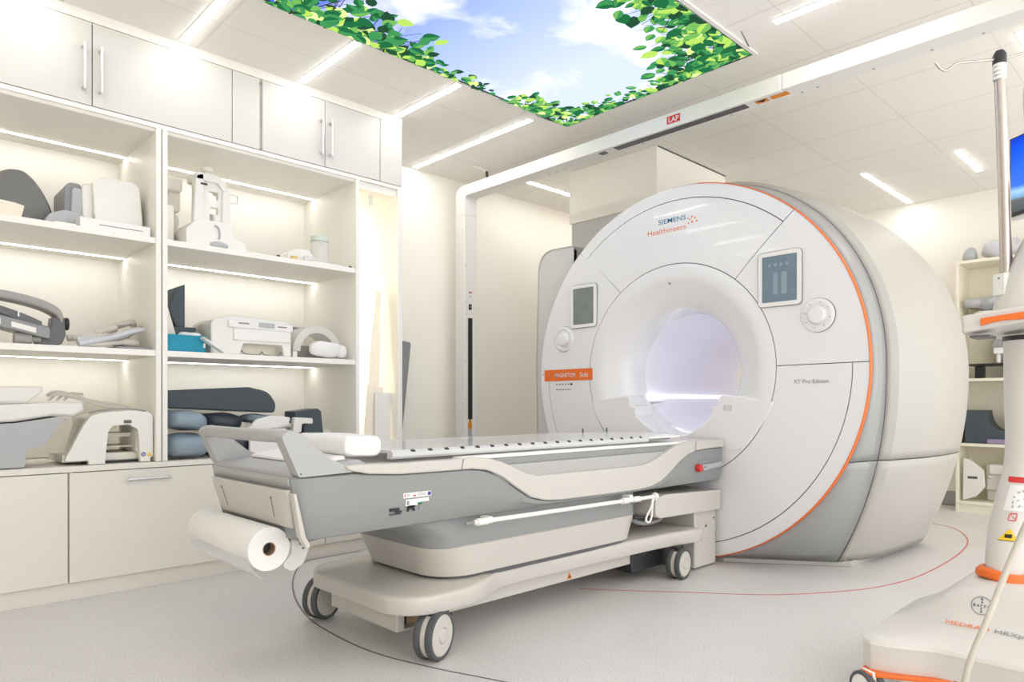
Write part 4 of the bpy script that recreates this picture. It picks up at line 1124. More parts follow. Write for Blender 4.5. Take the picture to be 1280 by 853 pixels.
for xx in (.69, .72, .75): b.tube([(xx, 3.84, z+.310), (xx+.05, 3.93, z+.345), (xx+.11, 4.0, z+.34)], .006, 8)
single('coil_cables', b, 'white cables lying over the white lid and the arched white coil', 'cable')
kc = thing('knee_coil', 'white arched coil with open front and small warning stickers on the worktop', 'medical coil', (.9, 3.9, z))
b = B('whitec')
pa = fillet([(.735, z+.022), (.835, z+.022), (.835, z+.003), (.905, z+.003), (.905, z+.025), (.918, z+.155), (.935, z+.185), (1.01, z+.19), (1.05, z+.165), (1.058, z+.02), (1.062, z+.003), (1.105, z+.003), (1.108, z+.022), (1.125, z+.03), (1.135, z+.12), (1.132, z+.215), (1.105, z+.250), (1.02, z+.258), (.90, z+.250), (.845, z+.235), (.815, z+.19)],
            [.01, 0, 0, 0, 0, .03, .02, .02, .02, 0, 0, 0, 0, .01, .03, .04, .04, .03, .03, .03, .04], 5)
pa = [(min(x, 1.118), q) for x, q in pa]
b.prism(pa, 'y', 3.765, 3.80); b2 = None
obj('front_arch', b, kc, bevel=.008, seg=3)
b = B('whitec').prism(fillet([(.80, z+.05), (.845, z+.225), (.90, z+.245), (1.10, z+.245), (1.112, z+.05), (1.05, z+.05), (1.05, z+.19), (.92, z+.19), (.90, z+.05)], [.01, .03, .03, .03, .01, 0, .02, .02, 0], 4), 'y', 3.80, 4.10); obj('shell', b, kc, bevel=.006)
b = B('cream').box(.74, 1.08, 3.83, 4.14, z+.012, z+.05).box(.90, 1.06, 3.86, 4.10, z+.075, z+.082).box(.90, 1.06, 3.90, 4.1, z+.125, z+.145); obj('base', b, kc, bevel=.01)
b = B('dark').box(.845, 1.09, 3.815, 4.12, z+.001, z+.012); obj('foot_pad', b, kc)
b = B('dgrey').prism(rrect(.985, 1.02, z+.196, z+.212, .006), 'y', 3.7625, 3.766); obj('latch', b, kc)
b = B('eu').cyl((1.074, 3.7632, z+.040), .011, .002, 'y', 20).m('paper').cyl((1.074, 3.7626, z+.040), .007, .001, 'y', 16).m('eu').obox((1.074, 3.7622, z+.040), (.0025, 0, .004), (0, .0005, 0), (-.002, 0, .002))
obj('printed_mark', b, kc, norm=False)
b = B('yellow').face([p for p in ((1.089, 3.763, z+.030), (1.113, 3.763, z+.030), (1.101, 3.763, z+.052))])
obj('printed_mark', b, kc, norm=False)
b = B('mgrey').tube(smooth_path([(.84, 3.79, z+.248), (.90, 3.785, z+.262), (1.02, 3.785, z+.266), (1.09, 3.79, z+.255)], 5), .0035, 6); obj('edge_seal', b, kc)
b = B('white').cyl((.945, 4.16, z+.215), .095, .022, 'y', 40).m('cream').cyl((.950, 4.155, z+.215), .082, .006, 'y', 40).m('white').box(.93, .965, 4.165, 4.18, z+.001, z+.14)
single('round_pad', b, 'round cream disc standing behind the arched white coil', 'disc', bevel=.004)
b = B('shelfdark').tube(smooth_path([(1.121-.006, 4.02, z+.15), (1.112, 3.99, z+.10), (1.108, 3.97, z+.07)], 5), .004, 8).tube([(1.108, 3.97, z+.072), (1.108, 3.965, z+.045), (1.108, 3.962, z+.012), (1.108, 3.962, z+.001)], [.008, .010, .008, .004], 10)
single('plug', b, 'small cream plug and lead hanging at the right of the arched coil', 'plug')

# ------------------------------------------------------------------ right bay, top shelf
z = SH1
fb = thing('biopsy_frame', 'white openwork coil frame with a round knob on the right bay top shelf', 'medical coil', (1.40, 3.92, z))
b = B('whitec')
def ring_plate(outer, holes, ax, a, c, bb):
    """plate with rectangular openings, as strips"""
    xs_ = sorted({outer[0], outer[1]}|{h[0] for h in holes}|{h[1] for h in holes}); zs_ = sorted({outer[2], outer[3]}|{h[2] for h in holes}|{h[3] for h in holes})
    for x0, x1 in zip(xs_, xs_[1:]):
        for z0, z1 in zip(zs_, zs_[1:]):
            cx, cz = (x0+x1)/2, (z0+z1)/2
            if any(h[0] < cx < h[1] and h[2] < cz < h[3] for h in holes): continue
            bb.box(x0, x1, a, c, z0, z1)
ring_plate((1.355, 1.515, z+.15, z+.39), [(1.435, 1.485, z+.285, z+.33), (1.445, 1.485, z+.205, z+.245)], 'y', 3.88, 3.91, b)
bmesh.ops.remove_doubles(b.bm, verts=b.bm.verts, dist=.0005)
obj('front_plate', b, fb)
b = B('whitec').prism(fillet([(1.345, z+.13), (1.36, z+.40), (1.405, z+.42), (1.40, z+.13)], .012), 'y', 3.86, 3.90)
b.prism(fillet([(1.50, z+.10), (1.505, z+.33), (1.525, z+.36), (1.545, z+.36), (1.548, z+.10)], .01), 'y', 3.86, 3.95); obj('upright', b, fb, bevel=.006)
b = B('whitec').prism(fillet([(1.36, z+.375), (1.36, z+.42), (1.47, z+.42), (1.52, z+.395), (1.535, z+.34), (1.505, z+.34), (1.48, z+.375)], [.01, .02, .03, .03, .01, .01, .02]), 'y', 3.86, 4.0); obj('top_arch', b, fb, bevel=.01)
b = B('whitec').prism(fillet([(1.29, z+.002), (1.29, z+.085), (1.35, z+.15), (1.53, z+.15), (1.545, z+.07), (1.60, z+.055), (1.62, z+.002)], [.01, .02, .03, .01, .02, .02, .01]), 'y', 3.80, 4.05); obj('skirt', b, fb, bevel=.012, seg=3)
b = B('cream').lathe([(.001, .05), (.022, .05), (.032, .043), (.032, .025), (.018, .018), (.018, 0)], (1.44, 3.92, z+.418), 'z', 24); obj('knob', b, fb)
b = B('dark').box(1.385, 1.42, 3.858, 3.862, z+.352, z+.362); obj('slot', b, fb)
b = B('white').tube([(1.545, 3.90, z+.345), (1.60, 3.90, z+.338), (1.60, 3.90, z+.298), (1.555, 3.90, z+.292)], .006, 8); obj('side_clip', b, fb)
b = B('grey').tube(smooth_path([(1.435, 3.798, z+.125), (1.455, 3.796, z+.115), (1.462, 3.796, z+.08), (1.458, 3.797, z+.055)], 5), .005, 8); obj('hook', b, fb)
b = B('grey').ball((1.46, 3.80, z+.022), .05, .02, .02, 18, 8); obj('front_pad', b, fb)
b = B('cream').box(1.185, 1.272, 3.92, 4.2, z+.001, z+.23).box(1.185, 1.34, 4.0, 4.2, z+.33, z+.395).prism([(1.25, z+.23), (1.345, z+.23), (1.345, z+.34), (1.28, z+.34)], 'y', 4.05, 4.15)
single('coil_box', b, 'cream box assembly tucked behind the openwork frame at the left side panel', 'box', bevel=.01)
b = B('white').lathe([(.001, .001), (.038, .001), (.040, .006), (.040, .20), (.035, .205), (.035, .222), (.001, .222)], (1.317, 4.115, z), 'z', 28)
single('white_canister', b, 'tall white canister behind the openwork frame', 'canister', bevel=.006)
b = B('dark').ball((1.78, 3.765, z+.006), .012, .010, .007, 14, 8)
single('shelf_stop', b, 'tiny black stopper on the shelf edge left of the cotton jar', 'stopper')
b = B('dark').ball((2.245, 3.765, z+.006), .012, .010, .007, 14, 8)
single('shelf_stop', b, 'tiny black stopper on the shelf edge at the right side panel', 'stopper')
b = B('gold').box(1.895, 1.925, 3.82, 3.86, z+.002, z+.035).m('whitec').prism(fillet([(1.88, z+.001), (1.88, z+.05), (1.93, z+.085), (2.02, z+.09), (2.045, z+.05), (2.045, z+.001)], [.005, .03, .04, .03, .02, .005]), 'y', 3.85, 4.0)
b.m('clear').prism(fillet([(1.96, z+.001), (1.96, z+.045), (2.04, z+.045), (2.04, z+.001)], .008), 'y', 3.80, 3.845)
single('small_coil', b, 'small white part with a brass end on the right bay top shelf', 'device part', bevel=.005)
jr = thing('cotton_jar', 'white jar with pale green lid at the right of the top shelf', 'jar', (2.11, 3.90, z))
b = B('milky').lathe([(.001, .002), (.052, .002), (.055, .01), (.055, .15), (.05, .16), (.001, .16)], (2.11, 3.90, z), 'z', 32); obj('body', b, jr)
b = B(mat('pale_green_lid', (.60, .68, .60), .5, bump=.01)).lathe([(.001, .195), (.05, .195), (.056, .19), (.056, .161), (.001, .161)], (2.11, 3.90, z), 'z', 32); obj('lid', b, jr)
b = B('white').box(2.0, 2.19, 3.775, 3.84, z+.001, z+.012)
single('flat_tray', b, 'thin white tray in front of the jar on the top shelf', 'tray', bevel=.003)

# right bay, middle shelf
z = SH2
tb = thing('glove_box', 'turquoise cardboard box at the left of the right bay middle shelf', 'box', (1.30, 3.90, z))
b = B('turq').box(1.183, 1.40, 3.83, 3.95, z+.001, z+.094); obj('carton', b, tb, bevel=.002)
b = B('paper')
b.ball((1.335, 3.88, z+.095), .06, .035, .022, 16, 8); b.move(lambda p: Vector((p.x, p.y, p.z+.004*math.sin(60*p.x)))); obj('glove', b, tb)
b = B('paper').box(1.388, 1.398, 3.829, 3.8305, z+.03, z+.055); obj('sticker', b, tb)
b = B('slate').prism([(1.30, z+.15), (1.262, z+.24), (1.29, z+.36), (1.345, z+.385), (1.345, z+.15)], 'y', 3.98, 4.10)
b.box(1.183, 1.40, 3.97, 4.13, z+.001, z+.15)
single('foam_wedge', b, 'dark slate foam support standing up behind the turquoise box', 'foam support', bevel=.004)
slab('leaning_board', (1.245, 3.958, z+.096), .05, .26, .006, 0, -.10, 'beige', 'narrow cream board behind the turquoise box at the side panel', shape=[(-.03, 0), (.045, 0), (.0, .26), (-.03, .26)])
b = B('paper').obox((1.425, 3.80, z+.045), (.055, 0, -.035), (0, .025, 0), (.002, 0, .004)).obox((1.42, 3.80, z+.055), (.05, 0, -.028), (0, .025, 0), (.002, 0, .003))
single('paper_sheets', b, 'white sheets sloping between turquoise box and breast coil', 'paper', bevel=.001)
br = thing('breast_coil', 'large white coil housing with a dark opening in the right bay middle shelf', 'medical coil', (1.68, 3.95, z))
b = B('whitec').prism(fillet([(1.44, z+.004), (1.44, z+.19), (1.55, z+.225), (1.88, z+.215), (1.905, z+.17), (1.905, z+.004), (1.86, z+.004), (1.85, z+.07), (1.62, z+.07), (1.60, z+.004)], [.02, .04, .05, .03, .02, .01, 0, .02, .02, 0]), 'y', 3.86, 4.15); obj('housing', b, br, bevel=.012, seg=3)
b = B('white').box(1.56, 1.90, 3.85, 3.90, z+.085, z+.155); b.prism(fillet([(1.53, z+.155), (1.53, z+.20), (1.91, z+.195), (1.91, z+.150)], .01), 'y', 3.845, 3.90); obj('front_cover', b, br, bevel=.006)
b = B('grey').prism(rrect(1.70, 1.795, z+.165, z+.193, .008), 'y', 3.842, 3.846); obj('grip_recess', b, br)
b = B('gryprint').box(1.585, 1.645, 3.8435, 3.8452, z+.178, z+.186).box(1.815, 1.87, 3.8435, 3.8452, z+.172, z+.18); obj('printed_mark', b, br)
b = B('shelfdark').box(1.60, 1.86, 3.95, 4.0, z+.004, z+.07); b.m('mgrey').tube(smooth_path([(1.61, 3.88, z+.045), (1.625, 3.88, z+.02), (1.66, 3.88, z+.010), (1.72, 3.88, z+.012), (1.735, 3.88, z+.03), (1.75, 3.88, z+.012), (1.83, 3.88, z+.010), (1.85, 3.88, z+.035)], 5), .004, 8)
b.m('dark').box(1.65, 1.72, 3.875, 3.885, z+.006, z+.011).box(1.76, 1.83, 3.875, 3.885, z+.006, z+.011); obj('cable_tray', b, br)
ar = thing('arch_coil', 'translucent arched coil dome right of the breast coil', 'medical coil', (2.08, 3.95, z))
b = B('milky').lathe([(.115, -.09), (.160, -.09), (.160, .09), (.115, .09), (.115, -.09)], (2.078, 3.95, z+.045), 'y', 40, 0, 180)
obj('arch', b, ar)
b = B('whitec').box(1.922, 1.95, 3.87, 4.03, z+.002, z+.045).box(2.19, 2.225, 3.87, 4.03, z+.002, z+.045); obj('foot', b, ar, bevel=.004)
b = B('taupe').box(1.95, 2.19, 4.0, 4.03, z+.003, z+.09); obj('pad', b, ar)
b = B('cloth').ball((2.10, 3.81, z+.055), .10, .04, .047, 24, 12, pw=.7); b.ball((2.205, 3.82, z+.05), .04, .035, .04, 16, 10, pw=.8)
b.move(lambda p: Vector((p.x, p.y+.004*math.sin(70*p.x), p.z+.003*math.sin(55*p.x+40*p.y)+.004)))
single('plastic_bag', b, 'white plastic bag in front of the arched dome', 'bag')
b = B('white').box(1.93, 2.14, 4.12, 4.3, z+.215, z+.232).m('taupe').box(1.94, 2.06, 4.13, 4.29, z+.002, z+.215)
single('lidded_box', b, 'grey box with white lid behind the arched dome', 'box', bevel=.005)

# right bay, worktop
z = WT
b = B('slate'); 
sf = fillet([(1.182, z+.272), (1.182, z+.36), (1.68, z+.388), (1.80, z+.362), (1.845, z+.29), (1.835, z+.238)], [0, .01, .06, .10, .08, .02], 8)
b.prism(sf, 'y', 3.93, 4.20); single('foam_bolster', b, 'long dark slate foam bolster with a rounded end lying on the cushions', 'foam cushion', bevel=.012, seg=3)
def pillow(c, rx, ry, rz, m, label, tilt=0., name='cushion', seed=1):
    rnd = random.Random(seed); ph = [rnd.uniform(0, 6) for _ in range(4)]
    b = B(m).ball((0, 0, 0), rx, ry, rz, 36, 18, pw=.62)
    R = Matrix.Rotation(tilt, 3, 'Y')
    def fn(p):
        q = Vector(p); k = .006
        q.z += k*math.sin(28*p.x+ph[0])*math.sin(22*p.y+ph[1]); q.x += k*math.sin(25*p.z+ph[2]); q.y += .8*k*math.sin(40*p.x+ph[3])
        return R @ q+Vector(c)
    b.move(fn)
    lo = min(v.co.z for v in b.bm.verts)
    return single(name, b, label, 'cushion', 'vinyl cushions on the right worktop')
pillow((1.303, 3.90, z+.072), .112, .15, .062, 'bluegrey', 'lower blue-grey cushion at the left side panel under another', seed=2)
pillow((1.300, 3.90, z+.204), .104, .15, .050, 'bluegrey', 'upper blue-grey cushion stacked at the left side panel', .12, seed=3)
pillow((1.545, 3.96, z+.069), .13, .15, .065, 'navy', 'lower black cushion next to the blue-grey pair', seed=4)
pillow((1.525, 3.98, z+.192), .11, .14, .046, 'navy', 'upper black cushion under the slate bolster', .05, seed=5)
pillow((1.768, 3.96, z+.083), .078, .14, .076, 'bluegrey', 'blue-grey cushion in the middle behind the couch handle', seed=6)
pillow((1.735, 3.95, z+.204), .085, .13, .026, 'bluegrey', 'thin blue-grey cushion pressed under the rounded bolster end', .06, seed=8)
fw = B('slate').prism([(1.955, z+.002), (2.125, z+.002), (2.10, z+.245), (2.075, z+.262), (1.93, z+.245), (1.93, z+.195), (1.985, z+.16), (1.99, z+.10)], 'y', 3.86, 4.0)
single('foam_block', fw, 'dark slate foam block with a cut-out standing on the worktop', 'foam block', bevel=.003)
b = B('white').prism(fillet([(1.89, z+.12), (1.90, z+.212), (2.02, z+.205), (2.02, z+.170), (1.95, z+.175), (1.945, z+.12)], .012), 'y', 3.81, 3.85)
b.box(1.90, 1.935, 3.815, 3.845, z+.001, z+.125)
single('white_bracket', b, 'small white angled bracket in front of the slate foam block', 'bracket', bevel=.006)
b = B('taupe').prism(fillet([(1.855, z+.002), (1.855, z+.14), (1.935, z+.155), (1.945, z+.12), (1.945, z+.002)], .02), 'y', 3.87, 3.95)
single('taupe_pad', b, 'grey-beige pad beside the slate foam block', 'pad', bevel=.01)
b = B('cloth').prism(fillet([(1.60, z+.142), (1.66, z+.205), (1.75, z+.225), (1.86, z+.212), (1.84, z+.165), (1.62, z+.135)], .012), 'y', 3.77, 3.80).box(1.62, 1.83, 3.772, 3.798, z+.001, z+.15)
single('folded_sheet', b, 'white folded sheet standing behind the couch handle', 'sheet', bevel=.006)
b = B('white').ball((2.185, 4.05, z+.072), .065, .12, .07, 20, 10, pw=.8); single('bag', b, 'white wrapped bundle behind the head cushion on the worktop', 'bundle')

# ------------------------------------------------------------------ shelving on the back wall
XS, XW = 6.77, 7.125
rs = thing('storage_rack', 'cream open storage shelves on the back wall right of the scanner', 'shelving', (6.95, .9, 0))
SZ = (2.115, 1.607, 1.125, .582, .095)
for y in (1.61, .12): obj('side_panel', B('shelfdark').box(XS, XW, y-.02, y, 0, 2.10 if y > 1 else 2.10), rs, bevel=.001)
obj('side_panel', B('shelfdark').box(XS+.01, XW, .86, .88, .095, 2.09), rs, bevel=.001)
obj('back_panel', B('shelfdark').box(XW-.012, XW, .12, 1.59, .0, 2.10), rs)
for zz in SZ: obj('shelf', B('shelfdark').box(XS-.004, XW-.012, .12 if zz > 2.1 else .12, 1.59 if zz < 2.1 else 1.615, zz-.024, zz), rs, bevel=.001)
obj('plinth', B('shelfdark').box(XS+.01, XS+.03, .12, 1.59, 0, .071), rs)
def lump(name, c, r, m, label, cat, pw=.8, seed=1, amp=.012, group=None):
    rnd = random.Random(seed); ph = [rnd.uniform(0, 6) for _ in range(6)]
    b = B(m).ball((0, 0, 0), *r, 32, 16, pw=pw)
    def fn(p):
        s_ = 1+amp/min(r)*(math.sin(p.x*30+ph[0])*math.sin(p.y*24+ph[1])+.6*math.sin(p.y*47+p.z*30+ph[2]))
        return Vector((p.x*s_+c[0], p.y*s_+c[1], p.z*s_))
    b.move(fn); lo = min(v.co.z for v in b.bm.verts)
    b.move(lambda p: Vector((p.x, p.y, p.z-lo+c[2])))
    return single(name, b, label, cat, group)
lump('roll_end', (6.90, 1.535, 2.1155), (.06, .055, .055), 'grey', 'small grey round roll at the left end on top of the rack', 'roll', seed=2)
lump('bagged_coil', (6.93, 1.30, 2.1155), (.13, .14, .075), 'hoseg', 'pale grey bagged coil lying on top of the rack beside the roll', 'bag', seed=3)
lump('bagged_coil', (6.95, .98, 2.1155), (.12, .15, .075), 'grey', 'grey bundle on top of the rack behind the drip pole', 'bag', seed=5)
lump('wrapped_coil', (6.93, 1.42, 1.6895), (.13, .13, .050), 'grey', 'grey wrapped flat coil on the upper shelf of the rack', 'medical coil', seed=6)
b = B('whitec').lathe([(.001, .081), (.09, .081), (.10, .06), (.045, .04), (.04, .0), (.001, .0)], (6.93, 1.42, 1.608), 'z', 28)
single('coil_stand', b, 'cream round stand under the grey wrapped coil', 'stand')
lump('dark_bundle', (6.95, 1.22, 1.608), (.10, .06, .07), 'dgrey', 'dark bundle right of the wrapped coil', 'bundle', seed=7)
b = B('dark').box(6.80, 7.08, 1.0, 1.525, 1.232, 1.247).box(6.9, 6.98, 1.06, 1.12, 1.126, 1.232)
b.box(6.9, 6.98, 1.44, 1.50, 1.126, 1.232)
single('black_tray', b, 'flat black tray raised on feet on the middle shelf of the rack', 'tray', bevel=.002)
b = B('white').cyl((6.86, 1.325, 1.248), .016, .08, 'z', 14).box(6.83, 6.89, 1.24, 1.355, 1.325, 1.375)
single('white_post', b, 'small white post with a head standing on the black tray', 'post', bevel=.006)
b = B('grey').cyl((6.98, 1.27, 1.385), .125, .015, 'x', 36).box(6.98, 6.995, 1.22, 1.32, 1.248, 1.30); single('round_disc', b, 'pale grey-green disc standing behind the white post', 'disc', bevel=.004)
b = B('slate')
ub = [(1.55, .583), (1.55, .86), (1.42, .86)]+[(1.29+.115*math.cos(a), .86-.0+.17*math.sin(a)*1.0) for a in [math.radians(-180*k/14) for k in range(15)]]+[(1.16, .86), (1.05, .86), (1.05, .583)]
b.prism(ub, 'x', 6.80, 7.05); single('foam_support', b, 'dark slate foam block with a round notch on the lower shelf of the rack', 'foam block', bevel=.003)
b = B('purple').box(6.776, 6.798, 1.0, 1.39, .583, .622); single('purple_cloth', b, 'folded purple-grey cloth in front of the notched foam block', 'cloth', bevel=.008)
b = B('whitec').prism(fillet([(1.565, .10), (1.56, .46), (1.50, .43), (1.42, .36), (1.41, .22), (1.47, .14)], .012), 'x', 6.80, 6.84)
b.m('dgrey').box(6.797, 6.801, 1.46, 1.53, .285, .305); single('angular_coil', b, 'white angular coil plate with a slot on the bottom shelf of the rack', 'device part', bevel=.004)
b = B('whitec').box(6.90, 7.05, 1.12, 1.42, .19, .40).box(6.88, 6.93, 1.14, 1.40, .40-.08, .41).cyl((6.86, 1.39, .30), .012, .06, 'x', 10).box(6.93, 7.0, 1.12, 1.42, .0955, .19); single('boxy_coil', b, 'white boxy coil body behind the angular plate on the bottom shelf', 'device part', bevel=.02)
b = B('grey').box(6.85, 6.88, 1.22, 1.27, .0955, .52).m('whitec').box(6.79, 6.85, 1.17, 1.28, .0955, .35); single('upright_part', b, 'upright white and grey coil part by the injector column on the bottom shelf', 'device part', bevel=.01)

# ------------------------------------------------------------------ ceiling hung monitor
mn = thing('monitor', 'ceiling hung monitor with a blue screen at the right edge behind the drip pole', 'monitor', (3.40, .40, H))
MA = Vector((3.636, .661, 1.893)); md = Vector((-.62, -.785, 0)).normalized(); mnrm = Vector((-md.y*-1, 0, 0))
mnrm = Vector((md.y, -md.x, 0)); 
if mnrm.dot(-MA) < 0: mnrm = -mnrm
MW, MH = .54, .335
def mbox(b, u0, u1, z0, z1, d0, d1):
    c = MA+md*(u0+u1)/2+mnrm*(d0+d1)/2+Vector((0, 0, (z0+z1)/2))
    return b.obox(c, md*(u1-u0)/2, mnrm*(d1-d0)/2, Vector((0, 0, (z1-z0)/2)))
b = B('white'); mbox(b, 0, MW, -.185, .172, -.035, -.004); obj('back_shell', b, mn, bevel=.006)
b = B('dark'); mbox(b, .003, MW-.003, -.170, .168, -.004, .004); obj('bezel', b, mn, bevel=.002)
def mon_mat():
    m = bpy.data.materials.new('landscape_screen'); m.use_nodes = True
    nt = m.node_tree; nt.nodes.clear(); N = nt.nodes.new; L = nt.links.new
    tc = N('ShaderNodeTexCoord'); sp = N('ShaderNodeSeparateXYZ'); L(tc.outputs['Object'], sp.inputs[0])
    n = N('ShaderNodeTexNoise'); n.inputs['Scale'].default_value = 9; L(tc.outputs['Object'], n.inputs['Vector'])
    ad = N('ShaderNodeMath'); ad.operation = 'MULTIPLY_ADD'; L(n.outputs['Fac'], ad.inputs[0]); ad.inputs[1].default_value = .05; L(sp.outputs[2], ad.inputs[2])
    mr = N('ShaderNodeMapRange'); mr.inputs[1].default_value = MA.z-H-.155+.025; mr.inputs[2].default_value = MA.z-H+.162+.025; L(ad.outputs[0], mr.inputs[0])
    r = N('ShaderNodeValToRGB'); r.color_ramp.elements[0].color = (.08, .085, .09, 1); r.color_ramp.elements[1].color = (*srgb(22, 62, 190), 1)
    for p, c in ((.17, (.12, .13, .13)), (.20, srgb(110, 150, 175)), (.30, srgb(150, 190, 225)), (.36, srgb(60, 110, 220)), (.8, srgb(30, 85, 225))):
        e = r.color_ramp.elements.new(p); e.color = (*c, 1)
    L(mr.outputs[0], r.inputs[0]); em = N('ShaderNodeEmission'); L(r.outputs[0], em.inputs[0]); em.inputs[1].default_value = 1.15
    o = N('ShaderNodeOutputMaterial'); L(em.outputs[0], o.inputs[0]); return m
M['land'] = mon_mat()
b = B('land'); mbox(b, .010, MW-.010, -.155, .162, .004, .005); obj('screen', b, mn)
b = B('white'); c = MA+md*.36-mnrm*.06
b.tube([(c.x, c.y, MA.z), (c.x, c.y, H)], .022, 14).cyl((c.x, c.y, H-.02), .07, .02, 'z', 28)
mbox(b, .30, .42, -.06, .06, -.075, -.03); obj('arm', b, mn)

# ------------------------------------------------------------------ contrast injector stand
ij = thing('contrast_injector', 'white contrast injector stand with orange collar, drip pole and tray at the right edge', 'injector', (2.62, .40, 0))
# housing: profile along x, rounded left end in plan
YE = .63   # left end of the ridge
prof = [(2.335, .055), (2.335, .165), (2.330, .180), (2.335, .190), (2.36, .205), (2.42, .226), (2.468, .246), (2.492, .275), (2.508, .325), (2.525, .350), (2.56, .362), (2.66, .366), (2.78, .366), (2.86, .35), (2.90, .30), (2.92, .055)]
def hsec(y, k):
    """cross-section at y; k 0..1 shrinks it towards the low wing at the left end"""
    out = []
    for x, z in prof:
        zz = min(z, .366-k*.160+.0*x) if z > .20 else z
        if z > .205: zz = z-(z-.205)*k
        out.append((x, y, zz))
    return out
b = B('inj')
ends = [(-.45, 0), (.30, 0), (.50, 0), (.575, .04), (.610, .15), (.645, .36), (.685, .58), (.72, .74), (.765, .90), (.79, .99)]
secs = [hsec(y, k) for y, k in ends]
# round the low wing at its left tip
def wing_adj(sec, i):
    y, k = ends[i]
    t = max(0, (y-.60)/.19)
    return [(x+(2.33-x)*0+(.08*t*t if x < 2.45 else 0)-(x-2.62)*.25*t*t if x > 2.45 else x-.10*t+.045*t**6, yy, max(zz, .055+.055*t)) for x, yy, zz in sec]
secs = [wing_adj(s, i) for i, s in enumerate(secs)]
b.loft(secs); obj('base_housing', b, ij, ang=26)
b = B('whitec').prism(fillet([(2.36, -.45), (2.36, .50), (2.45, .66), (2.80, .66), (2.88, .5), (2.88, -.45)], .05), 'z', .05, .07); obj('base_pan', b, ij)
b = B('orange').prism(fillet([(2.25, .79), (2.22, .76), (2.30, .62), (2.345, .55), (2.39, .55), (2.40, .62), (2.36, .75), (2.33, .79)], .02, 4), 'z', .092, .104); obj('accent_strip', b, ij, bevel=.003)
b = B('orange').tube(smooth_path([(2.335, .56, .10), (2.333, .545, .095), (2.335, .53, .07), (2.335, .527, .05)], 4), .008, 8); obj('cable_clip', b, ij)
# castor at the front left
def inj_wheel(x, y, yaw):
    def xf(p): return Vector((x+p[0]*math.cos(yaw)-p[1]*math.sin(yaw), y+p[0]*math.sin(yaw)+p[1]*math.cos(yaw), p[2]))
    r = .052
    f = B('white').prism(fillet([(-.02, r), (.02, r), (.03, .105), (-.03, .105)], .008), 'y', -.006, .006); f.move(xf); o = obj('castor', f, ij)
    for s_ in (-1, 1):
        w = B('gummy').lathe([(r-.010, .007), (r-.002, .007), (r, .011), (r, .022), (r-.003, .026), (r-.010, .026)], (0, 0, r), 'y', 48).m('whitec').lathe([(.001, .026), (r-.016, .0265), (r-.010, .024)], (0, 0, r), 'y', 40).lathe([(.001, .008), (r-.010, .008)], (0, 0, r), 'y', 40)
        if s_ < 0: w.move(lambda p: Vector((p.x, -p.y, p.z)))
        w.move(xf); obj('wheel', w, o)
inj_wheel(2.245, .765, math.radians(60)); inj_wheel(2.83, .60, math.radians(20))
inj_wheel(2.40, -.40, math.radians(40)); inj_wheel(2.83, -.40, math.radians(10))
b = B('red').obox((2.3235, .768, .168), (.006, .014, 0), (-.0010, .0004, 0), (0, 0, .006)).m('paper').obox((2.3235, .768, .156), (.006, .014, 0), (-.0010, .0004, 0), (0, 0, .006)).m('blk').obox((2.3225, .768, .155), (.003, .007, 0), (-.0008, .0003, 0), (0, 0, .003)); obj('printed_mark', b, ij)
# lettering on the housing
sl = Vector((.123, 0, .059)).normalized()
b = B('orange').text('MEDRAD', .113, (2.447, .612, .2385), (0, -1, 0), sl, size=.026, depth=.0015); obj('lettering', b, ij, norm=False, label='orange lettering')
b = B('gryprint').text('MRXperion', .13, (2.446, .485, .2380), (0, -1, 0), sl, size=.025, depth=.0015); obj('lettering', b, ij, norm=False, label='grey lettering')
sl2 = Vector((.016, 0, .05)).normalized(); oc = Vector((2.500, .525, .300)); on = Vector((0, -1, 0)).cross(sl2)
b = B('gryprint')
ringp = [[oc+on*.003+(Vector((0, -1, 0))*math.cos(a)+sl2*math.sin(a))*r_ for a in [2*PI*k/40 for k in range(40)]] for r_ in (.0255, .0280)]
rv = [[b.v(p) for p in r_] for r_ in ringp]
for k in range(40): b.f([rv[0][k], rv[0][(k+1) % 40], rv[1][(k+1) % 40], rv[1][k]])
b.m('blk')
for ch, u in (('B', -.019), ('A', -.010), ('Y', -.001), ('E', .009), ('R', .018)):
    b.text(ch, None, oc+Vector((0, -1, 0))*(u-.003)-sl2*.004, (0, -1, 0), sl2, size=.0105, depth=.003, bold=.02)
for ch, v_ in (('B', .016), ('A', .007), ('E', -.013), ('R', -.022)):
    b.text(ch, None, oc+Vector((0, -1, 0))*-.003+sl2*v_, (0, -1, 0), sl2, size=.0105, depth=.003, bold=.02)
obj('emblem', b, ij, norm=False)
# column: leans, then rises straight
cp = [(2.655, .495, .355), (2.655, .494, .42), (2.662, .482, .52), (2.672, .463, .62), (2.682, .446, .70), (2.688, .437, .80), (2.688, .436, .95), (2.688, .436, 1.13)]
cr = [.050, .054, .058, .059, .060, .064, .068, .070]
P_ = smooth_path(cp, 6); R2 = []
for i in range(len(cr)-1): R2 += [cr[i]+(cr[i+1]-cr[i])*k/6 for k in range(6)]
R2.append(cr[-1])
b = B('inj').tube(P_, R2, 32); obj('column', b, ij)
cring = lambda z0, z1, r0, cx, cy: [(r0-.004, z0), (r0, z0+.004), (r0, z1-.004), (r0-.004, z1)]
b = B('orange').lathe([(.05, -.004), (.066, -.004), (.072, .004), (.070, .020), (.060, .028), (.05, .028)], (2.655, .495, .364), 'z', 40)
b.move(lambda p: Vector((p.x, .495+(p.y-.495)*1.12, p.z+.006*math.sin((p.y-.495)*40)))); obj('collar', b, ij)
b = B('dark').lathe([(.060, 0), (.0725, .002), (.0725, .016), (.060, .018)], (2.688, .436, 1.115), 'z', 40); obj('column_ring', b, ij)
